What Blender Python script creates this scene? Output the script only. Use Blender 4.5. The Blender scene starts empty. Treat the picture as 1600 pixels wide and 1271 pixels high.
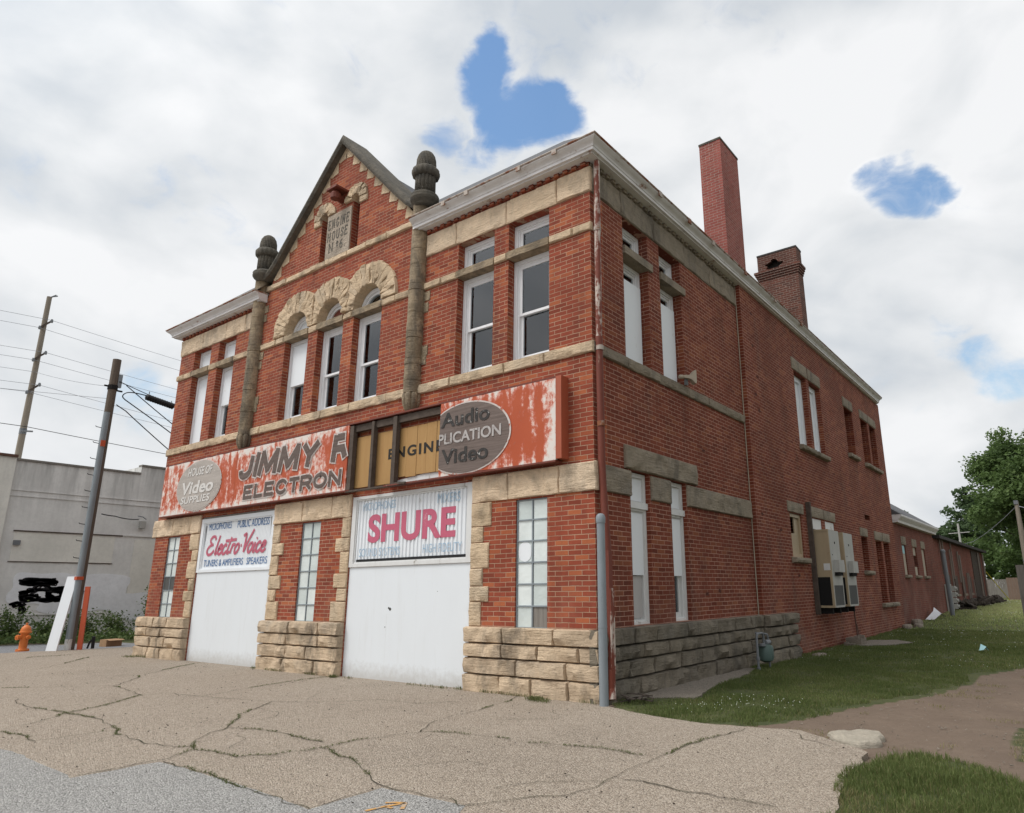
import bpy, bmesh, math, random
import numpy as np
from mathutils import Vector, Matrix, noise
R_ = math.radians
SC = bpy.context.scene
COL = SC.collection
rng = random.Random(7)

# ------------------------------------------------------------------ camera
cam_d = bpy.data.cameras.new('camera')
cam = bpy.data.objects.new('camera', cam_d); COL.objects.link(cam)
SC.camera = cam
def set_camera(loc, yaw, pitch, roll):
    a, b, c = R_(yaw), R_(pitch), R_(roll)
    d = Vector((math.sin(a)*math.cos(b), math.cos(a)*math.cos(b), math.sin(b)))
    r = Vector((math.cos(a), -math.sin(a), 0)); u = r.cross(d)
    r2 = math.cos(c)*r + math.sin(c)*u; u2 = -math.sin(c)*r + math.cos(c)*u
    m = Matrix((r2, u2, -d)).transposed().to_4x4(); m.translation = Vector(loc)
    cam.matrix_world = m
set_camera((6.047, -8.946, 1.6), -35.5587, 14.5843, -0.5857)
cam_d.sensor_width = 36; cam_d.lens = 1070.0/1600*36
cam_d.shift_x = -0.0624; cam_d.shift_y = 0.0051
cam_d.clip_start = 0.1; cam_d.clip_end = 3000

# ------------------------------------------------------------------ light
SUN_EL, SUN_AZ = R_(56), R_(214)          # azimuth clockwise from +Y
sd = bpy.data.lights.new('sun', 'SUN'); sd.energy = 1.9; sd.angle = R_(22); sd.color = (1, .96, .9)
sun = bpy.data.objects.new('sun', sd); COL.objects.link(sun)
sv = Vector((math.sin(SUN_AZ)*math.cos(SUN_EL), math.cos(SUN_AZ)*math.cos(SUN_EL), math.sin(SUN_EL)))
sun.rotation_euler = sv.to_track_quat('Z', 'Y').to_euler()
SC.view_settings.view_transform = 'Standard'; SC.view_settings.look = 'None'
SC.view_settings.exposure = 0.0; SC.view_settings.gamma = 1

# ------------------------------------------------------------------ node helper
class NT:
    def __init__(s, nt): s.nt = nt
    def n(s, typ, ins=None, **props):
        nd = s.nt.nodes.new('ShaderNode'+typ)
        for k, v in props.items(): setattr(nd, k, v)
        for k, v in (ins or {}).items():
            sk = nd.inputs[k]
            if isinstance(v, bpy.types.NodeSocket): s.nt.links.new(v, sk)
            else: sk.default_value = v
        return nd
    def math(s, op, a, b=None, c=None, clamp=False):
        i = {0: a}
        if b is not None: i[1] = b
        if c is not None: i[2] = c
        return s.n('Math', i, operation=op, use_clamp=clamp).outputs[0]
    def vmath(s, op, a, b=None):
        i = {0: a}
        if b is not None: i[1] = b
        nd = s.n('VectorMath', i, operation=op)
        return nd.outputs['Value'] if op in ('DOT_PRODUCT', 'LENGTH') else nd.outputs[0]
    def noise(s, vec, scale, detail=5, rough=.55, dist=0, dims='3D'):
        return s.n('TexNoise', {'Vector': vec, 'Scale': scale, 'Detail': detail, 'Roughness': rough, 'Distortion': dist}).outputs['Fac']
    def mapr(s, v, a, b, c=0., d=1., smooth=False):
        nd = s.n('MapRange', {'Value': v, 'From Min': a, 'From Max': b, 'To Min': c, 'To Max': d})
        if smooth: nd.interpolation_type = 'SMOOTHSTEP'
        return nd.outputs[0]
    def mix(s, f, a, b, blend='MIX'):
        nd = s.n('Mix', data_type='RGBA', blend_type=blend)
        for k, v in ((0, f), (6, a), (7, b)):
            if isinstance(v, bpy.types.NodeSocket): s.nt.links.new(v, nd.inputs[k])
            elif k == 0: nd.inputs[0].default_value = v
            else: nd.inputs[k].default_value = (*v, 1) if len(v) == 3 else v
        return nd.outputs[2]
    def scale(s, vec, sx, sy, sz):
        return s.vmath('MULTIPLY', vec, (sx, sy, sz))

def material(name, fn, rough=.85, spec=.3):
    m = bpy.data.materials.new(name); m.use_nodes = True
    nt = m.node_tree; g = NT(nt)
    b = nt.nodes['Principled BSDF']
    b.inputs['Roughness'].default_value = rough
    b.inputs['Specular IOR Level'].default_value = spec
    pos = g.n('NewGeometry').outputs['Position']
    fn(g, b, pos)
    return m
def put(g, b, key, v):
    if isinstance(v, bpy.types.NodeSocket): g.nt.links.new(v, b.inputs[key])
    else: b.inputs[key].default_value = (*v, 1) if hasattr(v, '__len__') and len(v) == 3 else v
def bump(g, b, h, strength=.5, dist=.02):
    put(g, b, 'Normal', g.n('Bump', {'Height': h, 'Strength': strength, 'Distance': dist}).outputs[0])
def sxyz(g, pos):
    o = g.n('SeparateXYZ', {0: pos}).outputs; return o[0], o[1], o[2]
def cxyz(g, x, y, z): return g.n('CombineXYZ', {0: x, 1: y, 2: z}).outputs[0]

# ------------------------------------------------------------------ world: nishita sky seen through broken cloud
w = bpy.data.worlds.new('World'); SC.world = w; w.use_nodes = True
nt = w.node_tree; nt.nodes.clear(); g = NT(nt)
sky = g.n('TexSky', sky_type='NISHITA', sun_disc=False, sun_elevation=SUN_EL, sun_rotation=SUN_AZ, air_density=1.9, dust_density=.0, ozone_density=9.)
bg1 = g.n('Background', {0: sky.outputs[0], 1: .15})
d = g.n('TexCoord').outputs['Generated']
ds = g.scale(d, 1, 1, 1.9)
warp = g.n('TexNoise', {'Vector': ds, 'Scale': 8., 'Detail': 6., 'Roughness': .52}).outputs['Color']
warp = g.vmath('SUBTRACT', warp, (.5, .5, .5))
dw = g.vmath('NORMALIZE', g.vmath('ADD', d, g.scale(warp, .11, .11, .09)))
SKYGAPS = [((-0.518, 0.537, 0.666), 1.2, 0.9), ((-0.527, 0.549, 0.648), 1.6, 1), ((-0.542, 0.559, 0.628), 1.7, 1), ((-0.547, 0.574, 0.61), 1.9, 1), ((-0.526, 0.595, 0.608), 1.9, 1), ((-0.5, 0.615, 0.609), 1.9, 1), ((-0.473, 0.628, 0.618), 1.5, 1), ((-0.508, 0.62, 0.598), 1.3, 0.95), ((-0.516, 0.577, 0.632), 1.3, 0.62), ((-0.603, 0.542, 0.586), 1.2, 0.55), ((-0.575, 0.58, 0.577), 1.3, 0.5), ((-0.133, 0.854, 0.503), 1.2, 1), ((-0.107, 0.867, 0.487), 1.7, 1), ((-0.076, 0.869, 0.489), 1.2, 1), ((-0.096, 0.878, 0.469), 1.2, 0.95), ((-0.058, 0.889, 0.455), 1.2, 0.45), ((-0.062, 0.959, 0.277), 1.5, 0.6), ((-0.044, 0.964, 0.264), 1.7, 0.6), ((-0.09, 0.943, 0.32), 1.5, 0.4), ((-0.021, 0.954, 0.3), 1.5, 0.35), ((-0.909, 0.345, 0.234), 2.2, 0.5), ((-0.903, 0.366, 0.223), 2.0, 0.45), ((-0.89, 0.338, 0.305), 1.2, 0.3)]
tot = None
for px_dir, rad, wt in SKYGAPS:
    v = Vector(px_dir).normalized()
    k = g.mapr(g.vmath('DOT_PRODUCT', dw, tuple(v)), math.cos(R_(rad*1.75)), math.cos(R_(rad*.1)), 0, wt, True)
    tot = k if tot is None else g.math('MAXIMUM', tot, k)
def density(vec):
    q = g.vmath('ADD', g.scale(vec, 1, 1, 1.6), (3.1, .7, 1.9))
    return g.math('ADD', g.math('MULTIPLY', g.noise(q, 2.1, 3, .5, .5), .55), g.math('MULTIPLY', g.noise(q, 5.5, 7, .5, .35), .45))
den = density(d)
lightdir = Vector((-.45, -.35, .85)).normalized()
den2 = density(g.vmath('ADD', d, tuple(lightdir*.06)))
hole = g.math('SUBTRACT', tot, g.math('ADD', g.math('MULTIPLY', g.math('SUBTRACT', den, .5), 2.0), g.math('MULTIPLY', g.math('SUBTRACT', g.noise(g.scale(d, 1, 1, 1.4), 17., 7, .6, .6), .5), 1.1)))
hole = g.mapr(hole, .16, .98, 0, .95, True)
relief = g.math('SUBTRACT', den, den2)
thick = g.noise(g.vmath('ADD', g.scale(d, 1, 1, 1.6), (.4, 2.2, .3)), 2.0, 4, .5)
cv = g.math('ADD', g.math('MULTIPLY', relief, 1.5), g.mapr(thick, .36, .6, .36, .60))
ramp = g.n('ValToRGB', {0: cv})
cr = ramp.color_ramp; cr.elements[0].position = .26; cr.elements[0].color = (.62, .665, .715, 1)
cr.elements[1].position = .66; cr.elements[1].color = (.935, .945, .96, 1)
e = cr.elements.new(.46); e.color = (.79, .815, .84, 1)
# cloud is brighter round the hidden sun
lobe = g.math('POWER', g.math('MAXIMUM', g.vmath('DOT_PRODUCT', d, tuple(sv)), 0.), 6.)
bg2 = g.n('Background', {0: ramp.outputs[0], 1: g.math('ADD', g.math('ADD', .97, g.math('MULTIPLY', lobe, 1.9)), g.math('MULTIPLY', g.mapr(tot, .0, .5, 0, 1, True), .03))})
mx = g.n('MixShader', {0: g.math('SUBTRACT', 1., hole, clamp=True), 1: bg1.outputs[0], 2: bg2.outputs[0]})
out = g.n('OutputWorld', {0: mx.outputs[0]})

# ------------------------------------------------------------------ objects
def link(name, me, mat=None, parent=None, smooth=False):
    o = bpy.data.objects.new(name, me); COL.objects.link(o)
    if mat is not None: me.materials.append(mat)
    if parent is not None: o.parent = parent
    me.polygons.foreach_set('use_smooth', [smooth]*len(me.polygons))
    return o
def tag(o, label=None, cat=None, group=None, kind=None):
    for k, v in (('label', label), ('category', cat), ('group', group), ('kind', kind)):
        if v: o[k] = v
    return o
def empty(name, label, cat, group=None, loc=(0, 0, 0)):
    o = bpy.data.objects.new(name, None); COL.objects.link(o); o.location = loc; o.empty_display_size = .2
    return tag(o, label, cat, group)
def np_mesh(name, V, F, tint=None):
    V = np.asarray(V, np.float32); F = np.asarray(F, np.int32); k = F.shape[1]
    me = bpy.data.meshes.new(name)
    me.vertices.add(len(V)); me.vertices.foreach_set('co', V.ravel())
    me.loops.add(F.size); me.loops.foreach_set('vertex_index', F.ravel())
    me.polygons.add(len(F)); me.polygons.foreach_set('loop_start', np.arange(0, F.size, k, dtype=np.int32))
    if tint is not None:
        a = me.attributes.new('tint', 'FLOAT', 'POINT'); a.data.foreach_set('value', np.asarray(tint, np.float32))
    me.update(calc_edges=True); return me

class MB:
    """collects shapes for ONE mesh; every shape can carry a tint value"""
    def __init__(s): s.v = []; s.f = []; s.t = []; s.cur = .5
    def add(s, vs, fs):
        b = len(s.v); s.v += [tuple(p) for p in vs]; s.t += [s.cur]*len(vs)
        s.f += [tuple(b+i for i in f) for f in fs]
    def box(s, x0, x1, y0, y1, z0, z1):
        s.add([(x0,y0,z0),(x1,y0,z0),(x1,y1,z0),(x0,y1,z0),(x0,y0,z1),(x1,y0,z1),(x1,y1,z1),(x0,y1,z1)],
              [(0,3,2,1),(4,5,6,7),(0,1,5,4),(1,2,6,5),(2,3,7,6),(3,0,4,7)])
    def prism(s, poly, fn, d0, d1):
        """poly of (u,v); fn(u,v,d)->xyz"""
        n = len(poly)
        s.add([fn(u, v, d0) for u, v in poly]+[fn(u, v, d1) for u, v in poly],
              [tuple(range(n)), tuple(range(2*n-1, n-1, -1))]+[(i, (i+1) % n+0, (i+1) % n+n, i+n)[::-1] for i in range(n)])
    def beam(s, p, q, wx, wy=None, up=(0, 0, 1)):
        p, q = Vector(p), Vector(q); wy = wx if wy is None else wy
        d = (q-p).normalized(); u = Vector(up)
        if abs(d.dot(u)) > .95: u = Vector((1, 0, 0))
        a = d.cross(u).normalized()*wx/2; b = a.cross(d).normalized()*wy/2
        vs = [p-a-b, p+a-b, p+a+b, p-a+b, q-a-b, q+a-b, q+a+b, q-a+b]
        s.add(vs, [(0,3,2,1),(4,5,6,7),(0,1,5,4),(1,2,6,5),(2,3,7,6),(3,0,4,7)])
    def tube(s, pts, r, n=10, caps=True):
        pts = [Vector(p) for p in pts]; rs = r if hasattr(r, '__len__') else [r]*len(pts)
        rings = []; ref = None
        for i, p in enumerate(pts):
            d = (pts[min(i+1, len(pts)-1)]-pts[max(i-1, 0)]).normalized()
            if ref is None:
                ref = Vector((0, 0, 1)) if abs(d.z) < .9 else Vector((1, 0, 0))
            a = d.cross(ref).normalized(); b = a.cross(d).normalized(); ref = b
            rings.append([p+(a*math.cos(t)+b*math.sin(t))*rs[i] for t in [2*math.pi*k/n for k in range(n)]])
        vs = [v for ring in rings for v in ring]; fs = []
        for i in range(len(pts)-1):
            for k in range(n):
                fs.append((i*n+k, (i+1)*n+k, (i+1)*n+(k+1) % n, i*n+(k+1) % n)[::-1])
        if caps: fs.append(tuple(range(n))); fs.append(tuple(range(len(vs)-1, len(vs)-n-1, -1)))
        s.add(vs, fs)
    def lathe(s, prof, c, n=20, mod=None):
        """prof list of (r,z); mod(theta,i)->radius factor"""
        vs = []; fs = []
        for i, (r, z) in enumerate(prof):
            for k in range(n):
                t = 2*math.pi*k/n; rr = r*(mod(t, i) if mod else 1)
                vs.append((c[0]+rr*math.cos(t), c[1]+rr*math.sin(t), c[2]+z))
        for i in range(len(prof)-1):
            for k in range(n): fs.append((i*n+k, i*n+(k+1) % n, (i+1)*n+(k+1) % n, (i+1)*n+k))
        fs.append(tuple(range(n-1, -1, -1))); fs.append(tuple(range(len(vs)-n, len(vs))))
        s.add(vs, fs)
    def grid(s, P):
        """P[i][j] points -> quads"""
        m, n = len(P), len(P[0])
        s.add([p for row in P for p in row], [(i*n+j, i*n+j+1, (i+1)*n+j+1, (i+1)*n+j) for i in range(m-1) for j in range(n-1)])
    def ribbon(s, pts, wdt, fn, d):
        """flat stroke in plane coords (u,v) of given width(s)"""
        P = [Vector(p) for p in pts]; L = []
        for i, p in enumerate(P):
            t = (P[min(i+1, len(P)-1)]-P[max(i-1, 0)]); t = t.normalized() if t.length else Vector((1, 0))
            nrm = Vector((-t.y, t.x)); wd = (wdt[i] if hasattr(wdt, '__len__') else wdt)/2
            L.append((p+nrm*wd, p-nrm*wd))
        s.grid([[fn(a.x, a.y, d), fn(b.x, b.y, d)] for a, b in L])
    def build(s, name, mat, parent=None, smooth=False, recalc=True):
        me = bpy.data.meshes.new(name); me.from_pydata(s.v, [], s.f)
        a = me.attributes.new('tint', 'FLOAT', 'POINT'); a.data.foreach_set('value', s.t)
        if recalc:
            bm = bmesh.new(); bm.from_mesh(me); bmesh.ops.recalc_face_normals(bm, faces=bm.faces); bm.to_mesh(me); bm.free()
        o = link(name, me, mat, parent, smooth)
        if smooth: me.set_sharp_from_angle(angle=R_(34))
        return o

def FR(u, z, d): return (u, d, z)                 # front plane: d = metres behind the facade
def SD(u, z, d): return (-d, u, z)                # side plane: d = metres behind the side wall face
def nz(x, y, z=0., s=1.): return noise.noise(Vector((x*s, y*s, z*s)))
def catmull(pts, k=6, closed=False):
    P = [Vector(p) for p in pts]; out = []
    if closed: P = [P[-1]]+P+[P[0], P[1]]
    else: P = [P[0]*2-P[1]]+P+[P[-1]*2-P[-2]]
    for i in range(1, len(P)-2):
        for j in range(k):
            t = j/k; a, b, c, d_ = P[i-1], P[i], P[i+1], P[i+2]
            out.append(.5*((2*b)+(c-a)*t+(2*a-5*b+4*c-d_)*t*t+(3*b-a-3*c+d_)*t**3))
    out.append(P[-2]); return out

def rock_block(mb, u0, u1, z0, z1, fn, proud, amp, back=.05, res=.05, marg=.016, sc=5.):
    """a rock-faced ashlar: face bulges out by proud (d negative = outwards), edges pitched back"""
    g_ = .006
    u0 += g_; u1 -= g_; z0 += g_; z1 -= g_
    nu = max(4, int((u1-u0)/res)); nv = max(4, int((z1-z0)/res)); sd_ = rng.uniform(0, 50)
    P = []
    us = [u0]+[u0+marg+(u1-u0-2*marg)*i/(nu-2) for i in range(nu-1)]+[u1]
    zs = [z0]+[z0+marg+(z1-z0-2*marg)*i/(nv-2) for i in range(nv-1)]+[z1]
    for i, u in enumerate(us):
        row = []
        for j, z in enumerate(zs):
            e = min(u-u0, u1-u, z-z0, z1-z)
            k = min(1, e/.022)**.6
            q = Vector((u*sc+sd_, z*sc*1.25, sd_))
            r1 = noise.fractal(q*.9, 1.0, 2.1, 3)
            cell = noise.cell(Vector((u*3.1+sd_+.35*r1, z*6.2+.5*r1, sd_)))
            chip = max(0, noise.noise(Vector((u*2.3+sd_, sd_*2, z*3.))) - .12)*max(0, 1-(z-z0)/(.6*(z1-z0)))
            dd = -(proud*.6+k*(proud*.4+amp*(.75*r1+.42*cell-1.7*chip)))
            if e <= 1e-6: dd = -proud*.6+.006+.010*abs(noise.noise(Vector((u*9+sd_, z*9, 1.))))
            row.append(fn(u, z, dd))
        P.append(row)
    mb.grid(P)
    n, m = len(us), len(zs)
    for (a, b) in (((u0, z0), (u1, z0)), ((u1, z0), (u1, z1)), ((u1, z1), (u0, z1)), ((u0, z1), (u0, z0))):
        f0 = -proud*.6+.006
        mb.add([fn(*a, f0), fn(*b, f0), fn(*b, back), fn(*a, back)], [(0, 1, 2, 3)])

def course(mb, u0, u1, z0, z1, fn, lens, **k):
    u = u0
    while u < u1-.01:
        L = rng.uniform(*lens); e = u+L
        if u1-e < lens[0]*.6: e = u1
        mb.cur = rng.random()
        rock_block(mb, u, min(e, u1), z0, z1, fn, **k); u = e

def fill(name, outer, holes, fn, d0, d1, mat, parent):
    """wall with openings: filled 2-D outline given thickness"""
    cu = bpy.data.curves.new(name, 'CURVE'); cu.dimensions = '2D'; cu.fill_mode = 'BOTH'; cu.extrude = (d1-d0)/2
    for poly in [outer]+holes:
        sp = cu.splines.new('POLY'); sp.points.add(len(poly)-1); sp.use_cyclic_u = True
        for i, (u, z) in enumerate(poly): sp.points[i].co = (u, z, 0, 1)
    o = bpy.data.objects.new(name, cu); COL.objects.link(o)
    dg = bpy.context.evaluated_depsgraph_get(); me = bpy.data.meshes.new_from_object(o.evaluated_get(dg))
    bpy.data.objects.remove(o); bpy.data.curves.remove(cu)
    mid = (d0+d1)/2
    for v in me.vertices: v.co = fn(v.co.x, v.co.y, mid+v.co.z)
    bm = bmesh.new(); bm.from_mesh(me); bmesh.ops.remove_doubles(bm, verts=bm.verts, dist=1e-5)
    bmesh.ops.recalc_face_normals(bm, faces=bm.faces); bm.to_mesh(me); bm.free()
    return link(name, me, mat, parent)
def rect(u0, u1, z0, z1): return [(u0, z0), (u1, z0), (u1, z1), (u0, z1)]

def lettering(body, u0, u1, z0, z1, d, mat, parent, fn=FR, off=0., shear=0., name='lettering', thick=.003, clip=None, fitoff=None, space=1.):
    """painted words fitted into a box on a plane"""
    def mesh_for(offset):
        cu = bpy.data.curves.new('t', 'FONT'); cu.body = body; cu.shear = shear; cu.offset = offset; cu.size = 1; cu.extrude = thick/2; cu.resolution_u = 6; cu.space_character = space
        o = bpy.data.objects.new('t', cu); COL.objects.link(o)
        dg = bpy.context.evaluated_depsgraph_get(); me = bpy.data.meshes.new_from_object(o.evaluated_get(dg))
        bpy.data.objects.remove(o); bpy.data.curves.remove(cu); return me
    me = mesh_for(off); ref = me if fitoff is None else mesh_for(fitoff)
    xs = [v.co.x for v in ref.vertices]; ys = [v.co.y for v in ref.vertices]
    sx = (u1-u0)/(max(xs)-min(xs)); sy = (z1-z0)/(max(ys)-min(ys)); mx_, my_ = min(xs), min(ys)
    for v in me.vertices: v.co = fn(u0+(v.co.x-mx_)*sx, z0+(v.co.y-my_)*sy, d-v.co.z)
    if clip:
        bm = bmesh.new(); bm.from_mesh(me)
        co, no = clip
        bmesh.ops.bisect_plane(bm, geom=bm.verts[:]+bm.edges[:]+bm.faces[:], plane_co=co, plane_no=no, clear_outer=True)
        bm.to_mesh(me); bm.free()
    bm = bmesh.new(); bm.from_mesh(me); bmesh.ops.recalc_face_normals(bm, faces=bm.faces); bm.to_mesh(me); bm.free()
    return link(name, me, mat, parent)

def inside(x, y, poly):
    c = False; n = len(poly); j = n-1
    for i in range(n):
        xi, yi = poly[i]; xj, yj = poly[j]
        if (yi > y) != (yj > y) and x < (xj-xi)*(y-yi)/(yj-yi)+xi: c = not c
        j = i
    return c
def inside_np(X, Y, poly):
    c = np.zeros(X.shape, bool); n = len(poly); j = n-1
    for i in range(n):
        xi, yi = poly[i]; xj, yj = poly[j]
        if yi != yj:
            c ^= ((yi > Y) != (yj > Y)) & (X < (xj-xi)*(Y-yi)/(yj-yi)+xi)
        j = i
    return c
def gh(x, y):
    """ground height: level by the front lot, rising a little to the back"""
    t = np.clip((np.asarray(y, float)-12)/33, 0, 1); t = t*t*(3-2*t)
    s = np.clip((np.asarray(x, float)+18)/10, 0, 1)
    return .46*t*s
# ------------------------------------------------------------------ materials
def tint_attr(g): return g.n('Attribute', attribute_name='tint').outputs['Fac']
def wall_uv(g, pos):
    x, y, z = sxyz(g, pos)
    nx = sxyz(g, g.n('NewGeometry').outputs['True Normal'])[0]
    f = g.math('GREATER_THAN', g.math('ABSOLUTE', nx), .6)
    u = g.math('ADD', g.math('MULTIPLY', x, g.math('SUBTRACT', 1., f)), g.math('MULTIPLY', y, f))
    return u, z, x, y
def brick_mat(name, c1, c2, c3, mortar, bw=.235, rh=.081, ms=.0062, stain=.5, face=None):
    def f(g, b, pos):
        u, z, x, y = wall_uv(g, pos)
        wob = g.math('MULTIPLY', g.math('SUBTRACT', g.noise(pos, 2.2, 3), .5), .018)
        wob2 = g.math('MULTIPLY', g.math('SUBTRACT', g.noise(pos, 11., 2), .5), .007)
        uv = cxyz(g, g.math('ADD', u, wob2), g.math('ADD', g.math('ADD', z, wob), wob2), 0.)
        br = g.n('TexBrick', {'Vector': uv, 'Color1': (0, 0, 0, 1), 'Color2': (1, 1, 1, 1), 'Mortar': (.5, .5, .5, 1), 'Scale': 1., 'Mortar Size': ms,
                 'Mortar Smooth': .25, 'Bias': 0., 'Brick Width': bw, 'Row Height': rh}, offset=.5, offset_frequency=2)
        rnd = br.outputs['Color']; fac = br.outputs['Fac']
        big = g.noise(pos, .55, 5, .6); med = g.noise(pos, 3., 6, .62); fine = g.noise(pos, 45., 4, .7)
        r2 = g.math('ADD', g.math('MULTIPLY', rnd, .4), g.math('MULTIPLY', g.mapr(med, .3, .7), .6))
        col = g.mix(g.mapr(r2, .25, .8), c1, c2)
        col = g.mix(g.math('MULTIPLY', g.mapr(rnd, .74, .92), .8), col, c3)
        col = g.mix(g.math('MULTIPLY', g.mapr(rnd, .14, .03), .5), col, tuple(k*.6 for k in c1))
        col = g.mix(g.mapr(big, .42, .72, 0, stain), col, tuple(k*.62 for k in c1))
        col = g.mix(g.mapr(fine, .3, .8, 0, .35), col, tuple(k*.7 for k in c1))
        # soot and rain streaks running down the wall, dark patches
        stx = g.noise(cxyz(g, g.math('MULTIPLY', u, 2.6), 0., g.math('MULTIPLY', z, .28)), 1., 7, .62, .3)
        col = g.mix(g.math('MULTIPLY', g.mapr(stx, .52, .70), stain*.75), col, (.075, .036, .028))
        pat = g.noise(g.vmath('ADD', pos, (7., 3., 5.)), .9, 8, .68, .5)
        col = g.mix(g.math('MULTIPLY', g.mapr(pat, .56, .68), stain*.7), col, (.10, .05, .042))
        # worn, pale, washed-out courses near the ground; white efflorescence spots
        low = g.math('MULTIPLY', g.mapr(z, 2.0, .2), g.mapr(g.noise(pos, 1.3, 6, .65), .45, .68))
        col = g.mix(g.math('MULTIPLY', low, .42), col, (.29, .2, .16))
        spk = g.math('MULTIPLY', g.mapr(g.noise(g.scale(pos, 6, 6, 16), 1., 3, .5), .72, .76), .55)
        col = g.mix(spk, col, (.42, .3, .25))
        mo = g.mix(g.mapr(big, .35, .7), mortar, tuple(k*.7 for k in mortar))
        mo = g.mix(g.mapr(g.noise(pos, 1.7, 5), .48, .66, 0., .6), mo, tuple(a*.4+k*.25 for a, k in zip(c1, mortar)))
        col = g.mix(fac, col, mo)
        put(g, b, 'Base Color', col)
        h = g.math('ADD', g.math('MULTIPLY', fac, -1.), g.math('MULTIPLY', fine, .5))
        h = g.math('ADD', h, g.math('MULTIPLY', rnd, .25))
        bump(g, b, h, .6, .008)
    return material(name, f, .9, .2)
M = {}
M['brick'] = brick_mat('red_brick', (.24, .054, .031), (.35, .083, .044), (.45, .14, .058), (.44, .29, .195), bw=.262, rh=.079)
M['brick_side'] = brick_mat('shaded_red_brick', (.17, .043, .025), (.24, .066, .038), (.285, .10, .048), (.54, .325, .24), bw=.262, rh=.079, ms=.0052, stain=.6)  # darker copy of the front brick: side wall shade put into the colour
M['brick_pink'] = brick_mat('pink_brick', (.30, .085, .07), (.38, .125, .10), (.27, .08, .06), (.42, .33, .28), ms=.006)
M['brick_far'] = brick_mat('old_brick', (.185, .058, .04), (.24, .075, .05), (.14, .05, .036), (.24, .17, .14), stain=.8)
M['brick_dark'] = brick_mat('sooty_brick', (.11, .045, .033), (.17, .065, .045), (.08, .04, .032), (.3, .24, .2), stain=.8)

def stone_fn(c1, c2, c3, blacken=.6, sc=1., tint=True):
    def f(g, b, pos):
        n1 = g.noise(pos, 1.6*sc, 6, .6); n2 = g.noise(pos, 7.*sc, 8, .65); n3 = g.noise(pos, 38.*sc, 5, .7)
        t = g.math('ADD', g.math('MULTIPLY', tint_attr(g), .6), g.math('MULTIPLY', g.mapr(n1, .3, .7), .4)) if tint else g.mapr(n1, .35, .65)
        col = g.mix(g.mapr(t, .2, .6), c1, c2)
        col = g.mix(g.math('MULTIPLY', g.mapr(t, .62, .95), .85), col, c3)
        col = g.mix(g.mapr(n2, .45, .72, 0, .42), col, tuple(k*.66 for k in c1))
        st = g.math('MULTIPLY', g.mapr(g.noise(g.scale(pos, 1.5, 1.5, .6), 1.1, 7, .66, .4), .5, .66), blacken)
        col = g.mix(st, col, (.085, .075, .062))
        col = g.mix(g.mapr(n3, .35, .75, 0, .35), col, tuple(k*.55 for k in c1))
        put(g, b, 'Base Color', col)
        bed = g.noise(g.scale(pos, 2., 2., 14.), 2., 6, .6)
        h = g.math('ADD', g.math('ADD', n2, g.math('MULTIPLY', n3, .5)), g.math('MULTIPLY', bed, .8))
        bump(g, b, h, .9, .045)
    return f
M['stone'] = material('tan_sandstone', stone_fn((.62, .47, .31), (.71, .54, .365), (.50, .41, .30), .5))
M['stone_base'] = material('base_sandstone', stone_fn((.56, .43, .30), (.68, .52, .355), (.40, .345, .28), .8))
M['stone_side'] = material('shaded_sandstone', stone_fn((.265, .22, .165), (.33, .275, .205), (.20, .175, .145), .65))  # same sandstone with the shade of the side darkened into its colour
M['stone_sidebase'] = material('shaded_base_stone', stone_fn((.20, .17, .13), (.26, .22, .165), (.15, .135, .11), .85))  # side plinth copy: black stains plus shade darkened into the stone colour
M['stone_turret'] = material('turret_stone', stone_fn((.26, .20, .13), (.42, .325, .215), (.19, .15, .11), .75, 1.3, False))
M['stone_dark'] = material('weathered_dark_stone', stone_fn((.115, .105, .085), (.16, .14, .11), (.09, .085, .075), .5, 1.5, False))
M['plaque'] = material('carved_stone', stone_fn((.40, .33, .26), (.46, .38, .30), (.34, .28, .22), .3, 1., False))

def painted(name, base, rust=(.2, .07, .03), amount=.3, rough=.55, sc=4., stretch=(1, 1, .35), grime=.25, grimecol=None):
    def f(g, b, pos):
        n1 = g.noise(g.scale(pos, *stretch), sc, 7, .65); n2 = g.noise(pos, sc*5, 5, .6)
        col = g.mix(g.mapr(n1, .4, .8, 0, grime), base, grimecol or tuple(k*.45 for k in base))
        k = g.mapr(g.math('ADD', g.math('MULTIPLY', n1, .75), g.math('MULTIPLY', n2, .25)), .66-amount*.3, .74-amount*.3)
        col = g.mix(k, col, rust)
        put(g, b, 'Base Color', col); put(g, b, 'Roughness', g.mapr(n2, .2, .8, rough-.12, rough+.15))
        bump(g, b, g.math('ADD', g.math('MULTIPLY', k, -.6), g.math('MULTIPLY', n2, .3)), .35, .006)
    return material(name, f, rough, .4)
M['white'] = painted('white_paint', (.75, .775, .80), (.42, .38, .32), .06, .5, 3., grime=.12, grimecol=(.6, .6, .58))
M['white_old'] = painted('old_white_paint', (.66, .66, .65), (.30, .27, .23), .25, .6, 5., grime=.35, grimecol=(.42, .41, .38))
M['frame_white'] = painted('window_paint', (.78, .78, .79), (.25, .21, .17), .10, .5, 8., grime=.25, grimecol=(.45, .44, .42))
M['board_grey'] = painted('grey_board', (.46, .44, .43), (.3, .28, .26), .1, .6, 3., grime=.3)
M['corn_white'] = painted('cornice_paint', (.70, .68, .67), (.25, .11, .06), .24, .55, 3., (1, 1, 3), .45, (.36, .34, .31))
M['gutter'] = painted('rusty_gutter', (.42, .36, .31), (.22, .075, .03), .62, .7, 2.4, (1, 1, 1), .5)
M['pipe_rust'] = painted('rusty_downpipe', (.52, .44, .38), (.17, .04, .022), .72, .65, 3., (3, 3, .6), .4)
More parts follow.
